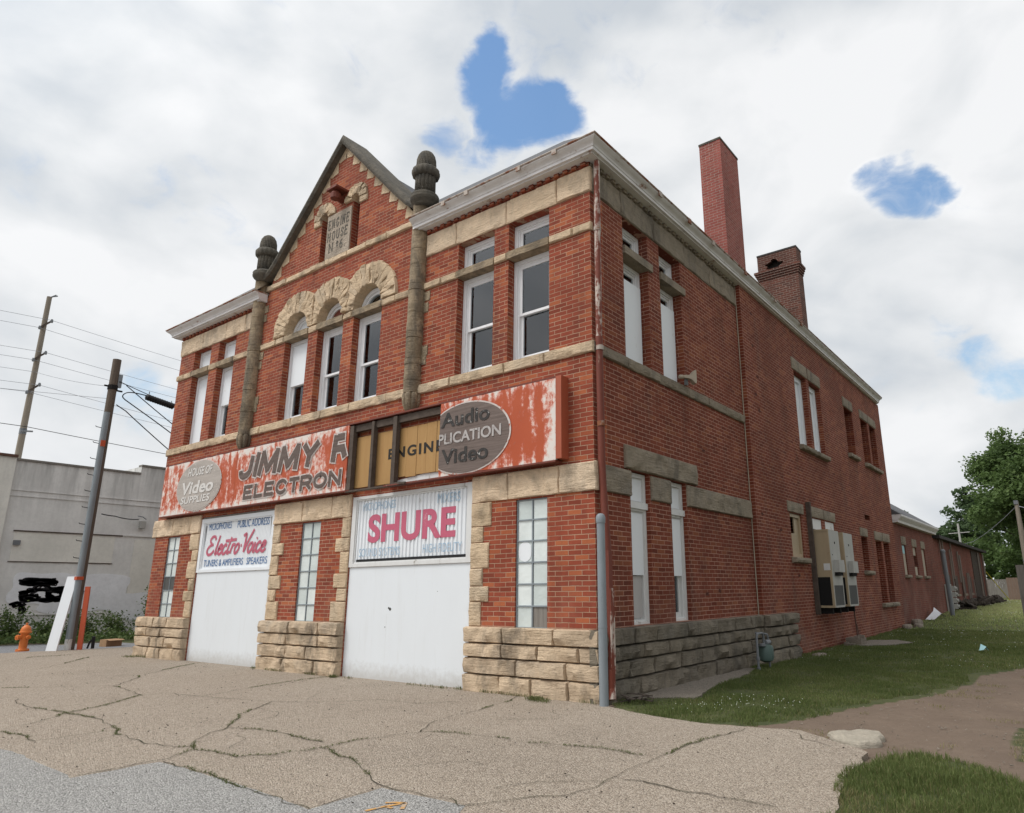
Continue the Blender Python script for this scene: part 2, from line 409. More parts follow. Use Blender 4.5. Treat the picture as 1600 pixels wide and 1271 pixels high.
M['pipe_red'] = painted('red_downpipe', (.16, .038, .022), (.30, .2, .15), .12, .65, 4., (3, 3, .6), .4)
M['steel'] = painted('galvanised_steel', (.23, .26, .28), (.24, .2, .16), .05, .42, 6., grime=.4)
M['grey_pole'] = painted('grey_metal', (.16, .17, .18), (.1, .07, .05), .1, .5, 6.)
M['black'] = material('black_rubber', lambda g, b, p: put(g, b, 'Base Color', (.012, .012, .013)), .55)
M['dark'] = material('dark_void', lambda g, b, p: put(g, b, 'Base Color', (.012, .011, .011)), .9)
M['interior'] = material('dim_plaster', lambda g, b, p: put(g, b, 'Base Color', g.mix(g.noise(p, 1.2), (.10, .09, .08), (.045, .042, .04))), .9)
M['blind'] = material('grey_blind', lambda g, b, p: put(g, b, 'Base Color', g.mix(g.noise(g.scale(p, 3, 3, .7), 1.5, 5), (.70, .73, .75), (.52, .55, .57))), .8)
def glassf(g, b, pos):
    nt = g.nt
    fr = g.n('Fresnel', {'IOR': 1.5}).outputs[0]
    fr = g.math('ADD', g.math('MULTIPLY', fr, 1.2), .015, clamp=True)
    wob = g.n('Bump', {'Height': g.noise(pos, 2.5, 2), 'Strength': .015, 'Distance': .05}).outputs[0]
    gl = g.n('BsdfGlossy', {'Color': (.95, .97, 1, 1), 'Roughness': .02, 'Normal': wob})
    tr = g.n('BsdfTransparent', {'Color': (.82, .86, .85, 1)})
    mx = g.n('MixShader', {0: fr, 1: tr.outputs[0], 2: gl.outputs[0]})
    nt.links.new(mx.outputs[0], nt.nodes['Material Output'].inputs[0])
M['glass'] = material('old_window_glass', glassf)
def gblock(g, b, pos):
    t = tint_attr(g)
    col = g.mix(t, (.50, .56, .54), (.76, .80, .78))
    col = g.mix(g.mapr(g.noise(pos, 5., 5), .4, .8, 0, .3), col, (.34, .38, .36))
    put(g, b, 'Base Color', col); bump(g, b, g.noise(pos, 14., 3), .25, .02)
M['glass_block'] = material('frosted_glass_block', gblock, .22, .6)
def roof(g, b, pos):
    x, y, z = sxyz(g, pos)
    br = g.n('TexBrick', {'Vector': cxyz(g, g.math('ADD', x, y), g.math('MULTIPLY', z, 1.4), 0.), 'Color1': (.045, .045, .05, 1), 'Color2': (.10, .10, .105, 1), 'Mortar': (.02, .02, .02, 1), 'Scale': 1., 'Brick Width': .3, 'Row Height': .2, 'Mortar Size': .006})
    put(g, b, 'Base Color', g.mix(g.noise(pos, 4., 5), br.outputs[0], (.12, .12, .125)))
    bump(g, b, br.outputs['Fac'], .5, .02)
M['roof'] = material('slate_roof', roof, .75)
M['roof_dark'] = material('dark_roofing', lambda g, b, p: put(g, b, 'Base Color', g.mix(g.noise(p, 2.), (.03, .028, .027), (.07, .065, .06))), .9)

# sign paint: faded red-orange sheet with streaks worn to pink and white
def signf(g, b, pos):
    x, y, z = sxyz(g, pos)
    st = g.noise(cxyz(g, g.math('MULTIPLY', x, 3.0), 0., g.math('MULTIPLY', z, .8)), 1.3, 9, .66, .35)
    n2 = g.noise(pos, 9., 8, .72)
    left = g.mapr(x, -5., -14.4, .0, .075)
    edge = g.math('MULTIPLY', g.math('MAXIMUM', g.mapr(z, 4.86, 5.05), g.mapr(z, 3.86, 3.66)), .075)
    right = g.math('MULTIPLY', g.mapr(x, -.95, -.66), .16)
    mid = g.math('MULTIPLY', g.math('MULTIPLY', g.mapr(x, -10.6, -10.2), g.mapr(x, -6.0, -6.4)), .035)
    k = g.math('ADD', g.math('ADD', g.math('MULTIPLY', st, .62), g.math('MULTIPLY', n2, .38)), g.math('ADD', g.math('ADD', left, mid), g.math('MAXIMUM', edge, right)))
    col = g.mix(g.noise(pos, 1.4, 4), (.36, .062, .022), (.46, .095, .033))
    col = g.mix(g.mapr(k, .525, .565), col, (.50, .15, .10))
    col = g.mix(g.mapr(k, .565, .60), col, (.66, .43, .36))
    col = g.mix(g.mapr(k, .605, .64), col, (.68, .62, .57))
    col = g.mix(g.math('MULTIPLY', g.mapr(g.noise(pos, 22., 5, .7), .62, .7), .5), col, (.2, .12, .1))
    put(g, b, 'Base Color', col); bump(g, b, k, .5, .01)
M['sign_red'] = material('peeling_red_paint', signf, .6)
def woodf(c1, c2, sx, sy, sz, s=3., chip=None, amt=.6):
    def f(g, b, pos):
        n = g.noise(g.scale(pos, sx, sy, sz), s, 8, .68, .5)
        col = g.mix(g.mapr(n, .3, .7), c1, c2)
        if chip:
            col = g.mix(g.mapr(g.noise(pos, 16., 7, .72), amt, amt+.05), col, chip)
        put(g, b, 'Base Color', col); bump(g, b, n, .5, .012)
    return f
M['letter_brown'] = material('weathered_brown_letters', woodf((.085, .06, .05), (.15, .115, .10), .6, 1, 6, 3., (.30, .22, .2), .62), .8)
M['letter_outline'] = material('flaking_white_outline', woodf((.62, .58, .55), (.50, .42, .38), 1, 1, 1, 6., (.42, .12, .07), .55), .7)
M['oval_grey'] = material('faded_oval', woodf((.45, .405, .365), (.32, .285, .255), .5, 1, 5, 1.6, (.55, .5, .46), .6), .8)
M['oval_wood'] = material('bare_wood_oval', woodf((.10, .075, .066), (.20, .155, .135), .35, 1, 9, 3.5, (.30, .26, .24), .66), .85)
M['letter_white'] = material('flaking_white_letters', woodf((.66, .64, .61), (.56, .53, .50), 1, 1, 1, 5., (.40, .36, .33), .62), .7)
M['letter_pale'] = material('faint_white_letters', woodf((.36, .33, .32), (.46, .43, .41), 1, 1, 1, 9., (.2, .16, .145), .56), .75)
M['letter_chip'] = material('chipped_black_letters', woodf((.022, .02, .02), (.06, .055, .05), 1, 1, 1, 9., (.62, .6, .58), .60), .8)
M['tan_board'] = material('bare_tan_boards', woodf((.42, .255, .10), (.36, .20, .075), 3, 1, .35, 2.5, (.25, .14, .06), .66), .75)
M['sign_black'] = material('black_sign_paint', woodf((.014, .012, .01), (.03, .026, .022), 1, 1, 1, 5.), .7)
M['old_timber'] = material('dark_timber', woodf((.06, .045, .036), (.11, .085, .068), .6, .6, .6, 8.), .9)
M['grey_timber'] = material('grey_timber', woodf((.15, .135, .12), (.25, .23, .205), 5, 5, .4, 4., (.09, .08, .07), .64), .9)
M['pole_wood'] = material('pole_timber', woodf((.17, .145, .115), (.27, .235, .19), 6, 6, .3, 4., (.09, .07, .055), .64), .9)
M['pole_dark'] = material('creosoted_timber', woodf((.085, .065, .05), (.15, .12, .095), 8, 8, .4, 3.), .9)
M['pink_paint'] = painted('faded_pink_paint', (.50, .105, .17), (.68, .42, .46), .2, .6, 5., grime=.3, grimecol=(.44, .13, .19))
M['red_script'] = painted('faded_red_paint', (.46, .10, .15), (.66, .45, .47), .2, .6, 6., grime=.35, grimecol=(.5, .2, .25))
M['blue_paint'] = painted('blue_sign_paint', (.06, .15, .33), (.45, .52, .6), .26, .6, 9., grime=.3, grimecol=(.14, .24, .42))
M['blue_faded'] = painted('faded_blue_paint', (.33, .46, .58), (.7, .73, .76), .28, .6, 10., grime=.4, grimecol=(.52, .6, .68))
M['orange'] = painted('hydrant_orange', (.62, .17, .035), (.4, .12, .04), .1, .5, 8.)
M['orange_red'] = painted('faded_orange_board', (.50, .09, .035), (.3, .1, .06), .2, .6, 5.)
M['orange_mark'] = painted('orange_marking_paint', (.50, .26, .07), (.36, .29, .22), .6, .8, 14.)
M['ac_tan'] = painted('tan_metal', (.40, .31, .20), (.2, .12, .06), .12, .5, 4., grime=.3)
M['ac_grey'] = painted('pale_grey_metal', (.40, .39, .36), (.28, .24, .19), .1, .5, 4., grime=.3)
M['grille'] = material('grey_grille', lambda g, b, p: (put(g, b, 'Base Color', (.10, .10, .095)), bump(g, b, g.math('SINE', g.math('MULTIPLY', sxyz(g, p)[2], 300.)), .8, .01)), .6)
M['meter_green'] = painted('grey_green_paint', (.085, .13, .115), (.1, .06, .04), .15, .5, 8.)
M['horn'] = painted('beige_horn', (.40, .34, .26), (.2, .14, .1), .15, .6, 8.)
M['cardboard'] = painted('brown_cardboard', (.36, .22, .12), (.25, .16, .09), .1, .8, 8.)

def stuccof(base, dark, streak=.7):
    def f(g, b, pos):
        x, y, z = sxyz(g, pos)
        n1 = g.noise(pos, .7, 7, .62); n2 = g.noise(pos, 7., 7, .68)
        col = g.mix(g.mapr(n1, .32, .7), base, tuple(k*.78 for k in base))
        st = g.noise(g.scale(pos, 2.4, 2.4, .22), 1.0, 8, .7)
        run = g.math('MULTIPLY', g.mapr(st, .42, .68), g.mapr(z, 4.2, 6.9, .12, 1.))
        col = g.mix(g.math('MULTIPLY', run, streak), col, dark)
        col = g.mix(g.mapr(n2, .45, .75, 0, .35), col, tuple(k*.6 for k in base))
        put(g, b, 'Base Color', col); bump(g, b, n2, .3, .02)
    return f
M['stucco'] = material('stained_grey_stucco', stuccof((.76, .75, .72), (.2, .2, .19)), .9)
M['stucco_pale'] = material('pale_stucco', stuccof((.80, .78, .71), (.36, .35, .32), .4), .9)
M['stucco_white'] = material('white_patch_paint', stuccof((.84, .85, .87), (.6, .6, .6), .2), .9)
M['scribble'] = material('black_scribble_paint', lambda g, b, p: put(g, b, 'Base Color', (.012, .012, .014)), .6)

def pavef(c1, c2, spk, grey):
    def f(g, b, pos):
        big = g.noise(pos, .45, 6, .6); med = g.noise(pos, 3.2, 7, .65)
        vo = g.n('TexVoronoi', {'Vector': pos, 'Scale': 62.}, feature='F1'); cell = sxyz(g, vo.outputs['Color'])[0]
        vo2 = g.n('TexVoronoi', {'Vector': pos, 'Scale': 140.}, feature='F1'); cell2 = sxyz(g, vo2.outputs['Color'])[1]
        col = g.mix(g.mapr(big, .3, .72), c1, c2)
        col = g.mix(g.mapr(med, .48, .75, 0, .35), col, tuple(k*.7 for k in c1))
        col = g.mix(g.math('MULTIPLY', g.mapr(g.noise(pos, .23, 5, .6, .8), .5, .66), .4), col, tuple(k*.68 for k in c1))
        col = g.mix(g.mapr(cell, .55, 1., 0, .75), col, spk)
        col = g.mix(g.mapr(cell, .4, .0, 0, .7), col, tuple(k*.42 for k in c1))
        col = g.mix(g.mapr(cell2, .7, 1., 0, .5), col, tuple(k*1.35 for k in spk))
        col = g.mix(g.mapr(cell2, .22, .0, 0, .6), col, tuple(k*.4 for k in c1))
        col = g.mix(g.math('MULTIPLY', g.mapr(g.noise(pos, 1.1, 8, .7, .6), .60, .72), .5), col, grey)
        put(g, b, 'Base Color', col)
        h = g.math('ADD', g.math('MULTIPLY', vo.outputs['Distance'], -20.), g.math('MULTIPLY', med, 1.5))
        bump(g, b, h, .5, .006)
    return f
M['pavement'] = material('worn_aggregate_concrete', pavef((.315, .258, .20), (.37, .305, .24), (.47, .405, .335), (.19, .155, .122)), .92)
M['asphalt'] = material('grey_road_asphalt', pavef((.285, .278, .262), (.335, .325, .308), (.45, .435, .415), (.22, .21, .195)), .92)
M['road'] = material('street_asphalt', pavef((.22, .225, .235), (.26, .26, .27), (.32, .32, .33), (.15, .15, .15)), .92)
M['pad'] = material('old_concrete_pad', pavef((.22, .19, .155), (.27, .23, .19), (.32, .28, .23), (.12, .105, .085)), .92)
M['crack'] = material('earth_filled_crack', lambda g, b, p: put(g, b, 'Base Color', g.mix(g.mapr(g.noise(p, 3.), .4, .6), (.05, .041, .03), (.06, .06, .03))), .95)
def groundf(g, b, pos):
    c = g.n('Attribute', attribute_name='tint').outputs['Fac']
    n1 = g.noise(pos, .9, 6, .6); n2 = g.noise(pos, 9., 8, .7); n3 = g.noise(pos, 60., 4, .7)
    dirt = g.mix(g.mapr(n1, .3, .7), (.155, .112, .083), (.205, .152, .112))
    dirt = g.mix(g.mapr(n2, .4, .75, 0, .55), dirt, (.13, .095, .068))
    dirt = g.mix(g.mapr(n3, .6, .78, 0, .6), dirt, (.32, .27, .22))
    dirt = g.mix(g.mapr(n3, .38, .25, 0, .6), dirt, (.09, .068, .05))
    gr = g.mix(g.mapr(n1, .35, .65), (.06, .075, .025), (.10, .105, .04))
    gr = g.mix(g.mapr(n2, .45, .7), gr, (.05, .055, .024))
    put(g, b, 'Base Color', g.mix(g.mapr(g.math('ADD', c, g.math('MULTIPLY', g.math('SUBTRACT', n2, .5), .8)), .35, .65), dirt, gr))
    bump(g, b, g.math('ADD', g.math('MULTIPLY', n2, .9), g.math('MULTIPLY', n3, .35)), .8, .05)
M['ground'] = material('dirt_and_turf', groundf, .95)
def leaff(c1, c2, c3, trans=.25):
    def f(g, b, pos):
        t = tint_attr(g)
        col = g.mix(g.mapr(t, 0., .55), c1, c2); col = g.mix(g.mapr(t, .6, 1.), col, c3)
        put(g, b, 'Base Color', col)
        nt = g.nt; tl = g.n('BsdfTranslucent', {'Color': col}); 
        mx = g.n('MixShader', {0: trans, 1: b.outputs[0], 2: tl.outputs[0]})
        nt.links.new(mx.outputs[0], nt.nodes['Material Output'].inputs[0])
    return f
M['grass'] = material('lawn_grass', leaff((.075, .105, .03), (.15, .185, .058), (.40, .42, .18), .4), .7)
M['grass_dry'] = material('dry_grass', leaff((.16, .145, .06), (.26, .23, .11), (.34, .30, .165), .35), .8)
M['clover'] = material('white_clover', lambda g, b, p: put(g, b, 'Base Color', (.62, .64, .55)), .8)
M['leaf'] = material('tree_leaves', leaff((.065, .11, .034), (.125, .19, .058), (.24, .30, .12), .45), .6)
M['leaf_far'] = material('distant_leaves', leaff((.05, .085, .038), (.085, .13, .055), (.15, .19, .09), .4), .7)
M['leaf_bright'] = material('bright_leaves', leaff((.05, .095, .018), (.10, .17, .03), (.2, .26, .055), .35), .6)
M['weed'] = material('weed_leaves', leaff((.06, .10, .03), (.10, .15, .045), (.17, .21, .08), .35), .7)
M['bark'] = material('tree_bark', woodf((.06, .05, .04), (.10, .085, .07), 4, 4, .8, 4.), .95)
M['pale_rock'] = material('pale_concrete_slab', stone_fn((.46, .41, .33), (.52, .46, .37), (.42, .37, .3), .15, 2., False))
M['rubble'] = material('grey_rubble', stone_fn((.24, .2, .16), (.3, .25, .2), (.2, .15, .12), .5, 2.))
M['char'] = material('burnt_timber', woodf((.03, .024, .02), (.09, .07, .055), 2, 2, 2, 6.), .9)
M['litter_blue'] = material('pale_blue_wrapper', lambda g, b, p: put(g, b, 'Base Color', (.32, .55, .58)), .5)
M['plastic_white'] = material('white_sheet', lambda g, b, p: put(g, b, 'Base Color', (.62, .62, .64)), .6)
M['stake_rust'] = painted('rusty_iron', (.10, .05, .035), (.16, .07, .04), .4, .8, 6.)
M['cable'] = material('black_cable', lambda g, b, p: put(g, b, 'Base Color', (.02, .02, .022)), .6)
M['wire'] = material('weathered_wire', lambda g, b, p: put(g, b, 'Base Color', (.22, .23, .25)), .6)

M['sign_end'] = painted('faded_red_end', (.36, .085, .04), (.5, .3, .24), .1, .6, 5.)
M['chip'] = material('broken_brick', lambda g, b, p: put(g, b, 'Base Color', g.mix(g.noise(p, 30.), (.05, .018, .012), (.12, .04, .028))), .95)
M['fence_wood'] = material('dark_weathered_fence', woodf((.085, .075, .066), (.15, .135, .12), 5, 5, .4, 4., (.05, .045, .04), .64), .9)
def doorf(g, b, pos):
    x, y, z = sxyz(g, pos)
    n1 = g.noise(g.scale(pos, 1, 1, .35), 2.4, 7, .65); n2 = g.noise(pos, 12., 6, .65)
    run = g.noise(cxyz(g, g.math('MULTIPLY', x, 5.), 0., g.math('MULTIPLY', z, .5)), 1., 8, .68, .3)
    col = g.mix(g.mapr(n1, .4, .8, 0, .14), (.715, .745, .77), (.58, .59, .59))
    col = g.mix(g.math('MULTIPLY', g.mapr(run, .56, .72), .16), col, (.45, .43, .39))
    col = g.mix(g.math('MULTIPLY', g.mapr(g.math('ADD', z, g.math('MULTIPLY', n2, -.35)), .13, -.14), .5), col, (.34, .30, .25))
    col = g.mix(g.mapr(n2, .74, .78, 0, .6), col, (.42, .39, .35))
    put(g, b, 'Base Color', col); bump(g, b, n1, .12, .02)
M['door_white'] = material('weathered_white_door', doorf, .5)
M['brown_fence'] = material('brown_fence_boards', woodf((.15, .10, .075), (.21, .15, .115), 5, 5, .4, 4.), .9)
M['stone_lightened'] = material('lightened_sandstone', stone_fn((.73, .555, .38), (.81, .625, .44), (.60, .485, .36), .5))  # same sandstone, lightened to make up for shade under cornice and sign
M['sunlit_lawn'] = material('sunlit_lawn_grass', leaff((.19, .24, .075), (.27, .32, .12), (.42, .44, .2), .4), .7)  # copy of the lawn with sunlight on its far end put into the colour
M['conduit'] = painted('rusty_conduit', (.22, .18, .15), (.14, .07, .045), .3, .7, 6.)
M['crack_weed'] = material('small_crack_weeds', leaff((.075, .10, .035), (.12, .14, .05), (.2, .2, .09), .3), .7)
# ------------------------------------------------------------------ the engine house
H = empty('engine_house', 'two-storey red brick engine house with tan stone trim, arched windows and a front gable', 'building')
XL, XR = -14.87, 0.0
CX = -7.43
ACX = (-8.82, -7.45, -6.08); AR, AO, ASZ = .495, 1.03, 7.87
def arch_hole(cx):
    p = [(cx-AR, 5.63), (cx+AR, 5.63), (cx+AR, ASZ)]
    p += [(cx+AR*math.cos(t), ASZ+AR*math.sin(t)) for t in [math.pi*k/16 for k in range(1, 16)]]
    return p+[(cx-AR, ASZ)]
def slit(x0, x1, z0, zs):
    c, r = (x0+x1)/2, (x1-x0)/2
    return [(x0, z0), (x1, z0), (x1, zs)]+[(c+r*math.cos(t), zs+r*math.sin(t)) for t in [math.pi*k/8 for k in range(1, 8)]]+[(x0, zs)]
FW = [(-3.24, -2.26), (-1.89, -.91), (-14.03, -13.08), (-12.64, -11.75)]     # upper wing windows
GW = [(-14.12, -13.44), (-7.87, -7.17), (-1.63, -.95)]                        # glass block lights
DR = [(-12.37, -8.97), (-6.11, -2.66)]                                       # engine doors
GAB_L, GAB_R, APEX = (-10.18, 9.62), (-4.60, 9.62), (-7.36, 12.52)
outer = [(XL, -.3), (XR, -.3), (XR, 9.07), (-4.35, 9.07), GAB_R, APEX, GAB_L, (-10.4, 9.07), (XL, 9.07)]
holes = [rect(a, b, -.15, 3.52) for a, b in DR]+[rect(a, b, 1.0, 3.1) for a, b in GW]
holes += [rect(a, b, 5.63, 8.46) for a, b in FW]+[arch_hole(c) for c in ACX]
SL = [(-8.17, -7.90), (-6.93, -6.66)]
holes += [slit(*SL[0], 9.5, 10.72), slit(*SL[1], 9.5, 10.82)]
fill('wall', outer, holes, FR, 0, .4, M['brick'], H)
for a, b in DR:                      # dark lining behind the engine doors
    pass
# side wall: front part on the facade line, back part 12 cm proud
SW = [(1.08, 2.02), (2.49, 3.43)]
SG = [(1.09, 1.76), (2.55, 3.2)]
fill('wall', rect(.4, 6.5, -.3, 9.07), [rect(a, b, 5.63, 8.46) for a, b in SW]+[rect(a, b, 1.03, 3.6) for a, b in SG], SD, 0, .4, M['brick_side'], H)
RWU = [(10.3, 11.42, 5.55, 7.76), (11.68, 12.8, 5.55, 7.76), (15.62, 16.7, 6.12, 7.78), (17.9, 18.95, 6.1, 7.8), (19.25, 20.22, 6.1, 7.8)]
RWG = [(8.86, 9.80, 2.37, 3.5), (10.6, 11.62, 1.1, 3.5), (11.95, 12.9, 1.1, 3.5), (16.03, 16.85, 2.15, 3.27), (18.08, 19.0, 1.04, 3.24), (19.3, 20.25, 1.04, 3.24)]
VENT = (16.9, 17.62, 3.92, 4.1)
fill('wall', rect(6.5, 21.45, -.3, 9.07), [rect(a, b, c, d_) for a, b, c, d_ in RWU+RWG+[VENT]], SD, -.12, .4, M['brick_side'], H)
mb = MB()
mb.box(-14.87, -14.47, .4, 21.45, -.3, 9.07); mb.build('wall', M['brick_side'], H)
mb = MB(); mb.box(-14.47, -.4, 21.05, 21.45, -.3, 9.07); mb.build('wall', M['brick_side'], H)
mb = MB()
mb.box(-14.46, -.41, .41, 21.0, 4.5, 4.7)
mb.box(-14.46, -.41, .41, 21.0, 8.9, 9.0); mb.box(-14.46, -.41, .41, 21.0, -.2, -.05)
mb.box(-14.46, -.41, 3.6, 3.7, -.05, 4.5); mb.box(-14.46, -.41, 3.9, 4.0, 4.7, 8.9)
mb.box(-11.0, -10.9, .41, 3.6, 4.7, 8.9); mb.box(-4.6, -4.5, .41, 3.6, 4.7, 8.9); mb.box(-3.0, -2.9, 4.0, 20., 4.7, 8.9)
mb.box(-8.4, -6.4, .9, 1.0, 9.2, 11.3)
mb.build('interior_partition', M['interior'], H)

# ---- stone base
def courses(name, mat, segs, z0, z1, fn, lens, **k):
    """each run of stones is a part of its own"""
    for u0, u1 in segs:
        mb = MB(); course(mb, u0, u1, z0, z1, fn, lens, **k); mb.build(name, M[mat], H, True)
def block(name, mat, u0, u1, z0, z1, fn, proud, amp, **k):
    mb = MB(); mb.cur = rng.random(); rock_block(mb, u0, u1, z0, z1, fn, proud, amp, **k); return mb.build(name, M[mat], H, True)
def slab(name, mat, *b, tint=.3):
    mb = MB(); mb.cur = tint; mb.box(*b); return mb.build(name, M[mat], H)
zc = [(-.12, .27), (.27, .53), (.53, .76), (.76, 1.02)]
for u0, u1 in ((-15.0, DR[0][0]), (DR[0][1], DR[1][0]), (DR[1][1], .13)):
    mb = MB()
    for k, (z0, z1) in enumerate(zc):
        course(mb, u0, u1, z0, z1, FR, (.65, 1.25), proud=.15 if k < 3 else .165, amp=.05)
    mb.cur = .4; mb.box(u0+.01, min(u1, 0)-.01, -.11, .02, .96, 1.0)
    mb.build('stone_base', M['stone_base'], H, True)
for a, b in GW: slab('window_sill', 'stone_base', a-.02, b+.02, -.1, .2, .93, .997)
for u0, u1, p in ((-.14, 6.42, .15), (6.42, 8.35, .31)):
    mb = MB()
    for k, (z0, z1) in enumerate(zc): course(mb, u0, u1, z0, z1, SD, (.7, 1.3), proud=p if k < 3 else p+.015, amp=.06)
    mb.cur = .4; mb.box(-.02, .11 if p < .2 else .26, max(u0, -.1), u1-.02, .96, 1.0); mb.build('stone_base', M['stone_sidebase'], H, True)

# ---- ground-floor lintel course and door quoins (front)
courses('lintel_course', 'stone_lightened', ((-15.0, DR[0][0]-.01), (DR[0][1]+.01, DR[1][0]-.01), (DR[1][1]+.01, .06)), 3.12, 3.6, FR, (.75, 1.15), proud=.05, amp=.03)
zz = [1.02, 1.42, 1.68, 1.98, 2.42, 2.70, 3.12]
for j, (a, b) in enumerate(DR):
    for side in (0, 1):
        mb = MB()
        for k in range(6):
            wd = (.30, .46)[(k+side+j) % 2]+rng.uniform(-.03, .04)
            mb.cur = rng.random()
            u0, u1 = (a-wd, a) if side == 0 else (b, b+wd)
            rock_block(mb, u0, u1, zz[k], zz[k+1], FR, .035, .026)
        mb.build('door_quoin', M['stone'], H, True)

# ---- sill course, transom course, frieze (front)
courses('sill_course', 'stone', ((XL-.03, .05),), 5.43, 5.64, FR, (.9, 1.5), proud=.06, amp=.03)
for a, b in FW: slab('transom_bar', 'stone_turret', a-.01, b+.01, -.045, .34, 7.70, 7.845); slab('window_sill', 'stone_turret', a-.01, b+.01, -.02, .34, 5.55, 5.636)
for a in ACX: slab('transom_bar', 'stone_turret', a-.5, a+.5, -.045, .34, 7.70, 7.845); slab('window_sill', 'stone_turret', a-.5, a+.5, -.02, .34, 5.55, 5.636)
courses('transom_course', 'stone', ((-4.2, -3.26), (-2.24, -1.91), (-.89, .03), (XL-.02, -14.05), (-13.06, -12.66), (-11.73, -10.78), (-10.42, -9.34), (-8.3, -7.97), (-6.93, -6.6), (-5.56, -4.54)), 7.69, 7.855, FR, (.4, .8), proud=.055, amp=.025)
for seg in (((-4.2, -3.3), (-3.3, -1.95), (-1.95, -.72), (-.72, .03)), ((XL-.02, -13.6), (-13.6, -12.3), (-12.3, -11.3), (-11.3, -10.78))):
    mb = MB()
    for u0, u1 in seg: mb.cur = rng.random(); rock_block(mb, u0, u1, 8.46, 8.96, FR, .04, .03, sc=3.)
    mb.build('frieze', M['stone_lightened'], H, True)
for u0, u1 in ((-4.2, .0), (XL, -10.78)):
    mb = MB(); mb.box(u0, u1, -.02, .02, 8.968, 9.046); u = u0+.05
    while u < u1-.1: mb.box(u, u+.105, -.07, -.021, 8.975, 9.045); u += .2
    mb.build('dentil_course', M['brick'], H)
# ---- side trim
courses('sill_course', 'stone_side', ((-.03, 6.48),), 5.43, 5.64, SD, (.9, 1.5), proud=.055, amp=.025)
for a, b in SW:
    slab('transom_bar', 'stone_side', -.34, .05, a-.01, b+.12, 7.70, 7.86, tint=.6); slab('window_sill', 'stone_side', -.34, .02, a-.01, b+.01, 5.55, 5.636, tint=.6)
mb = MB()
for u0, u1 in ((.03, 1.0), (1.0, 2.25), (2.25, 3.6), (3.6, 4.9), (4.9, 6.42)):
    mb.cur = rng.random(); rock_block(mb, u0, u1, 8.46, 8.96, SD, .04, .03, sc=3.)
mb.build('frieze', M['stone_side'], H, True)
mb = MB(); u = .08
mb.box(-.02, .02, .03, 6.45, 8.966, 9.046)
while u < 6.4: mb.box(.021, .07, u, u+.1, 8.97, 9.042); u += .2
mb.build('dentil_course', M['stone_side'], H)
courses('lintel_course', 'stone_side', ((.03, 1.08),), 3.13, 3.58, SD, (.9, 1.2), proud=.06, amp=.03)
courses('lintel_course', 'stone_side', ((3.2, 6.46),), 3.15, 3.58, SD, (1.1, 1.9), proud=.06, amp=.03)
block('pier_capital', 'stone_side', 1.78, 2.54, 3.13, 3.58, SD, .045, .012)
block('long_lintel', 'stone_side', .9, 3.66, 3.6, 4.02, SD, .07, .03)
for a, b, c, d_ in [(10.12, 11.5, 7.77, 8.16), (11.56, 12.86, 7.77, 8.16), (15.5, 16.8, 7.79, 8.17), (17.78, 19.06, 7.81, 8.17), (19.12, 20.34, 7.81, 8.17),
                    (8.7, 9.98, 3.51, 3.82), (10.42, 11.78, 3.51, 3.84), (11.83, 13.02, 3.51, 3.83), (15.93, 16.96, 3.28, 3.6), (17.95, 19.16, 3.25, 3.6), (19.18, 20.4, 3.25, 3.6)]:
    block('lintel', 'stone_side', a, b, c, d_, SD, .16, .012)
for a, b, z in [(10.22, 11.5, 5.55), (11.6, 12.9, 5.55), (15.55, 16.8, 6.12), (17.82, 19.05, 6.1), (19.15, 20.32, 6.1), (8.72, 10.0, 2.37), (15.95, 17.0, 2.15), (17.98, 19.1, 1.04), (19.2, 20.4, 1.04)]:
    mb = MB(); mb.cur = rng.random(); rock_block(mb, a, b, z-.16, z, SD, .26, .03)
    mb.box(-.2, .2, a+.02, b-.02, z-.05, z-.012); mb.build('window_sill', M['stone_side'], H, True)

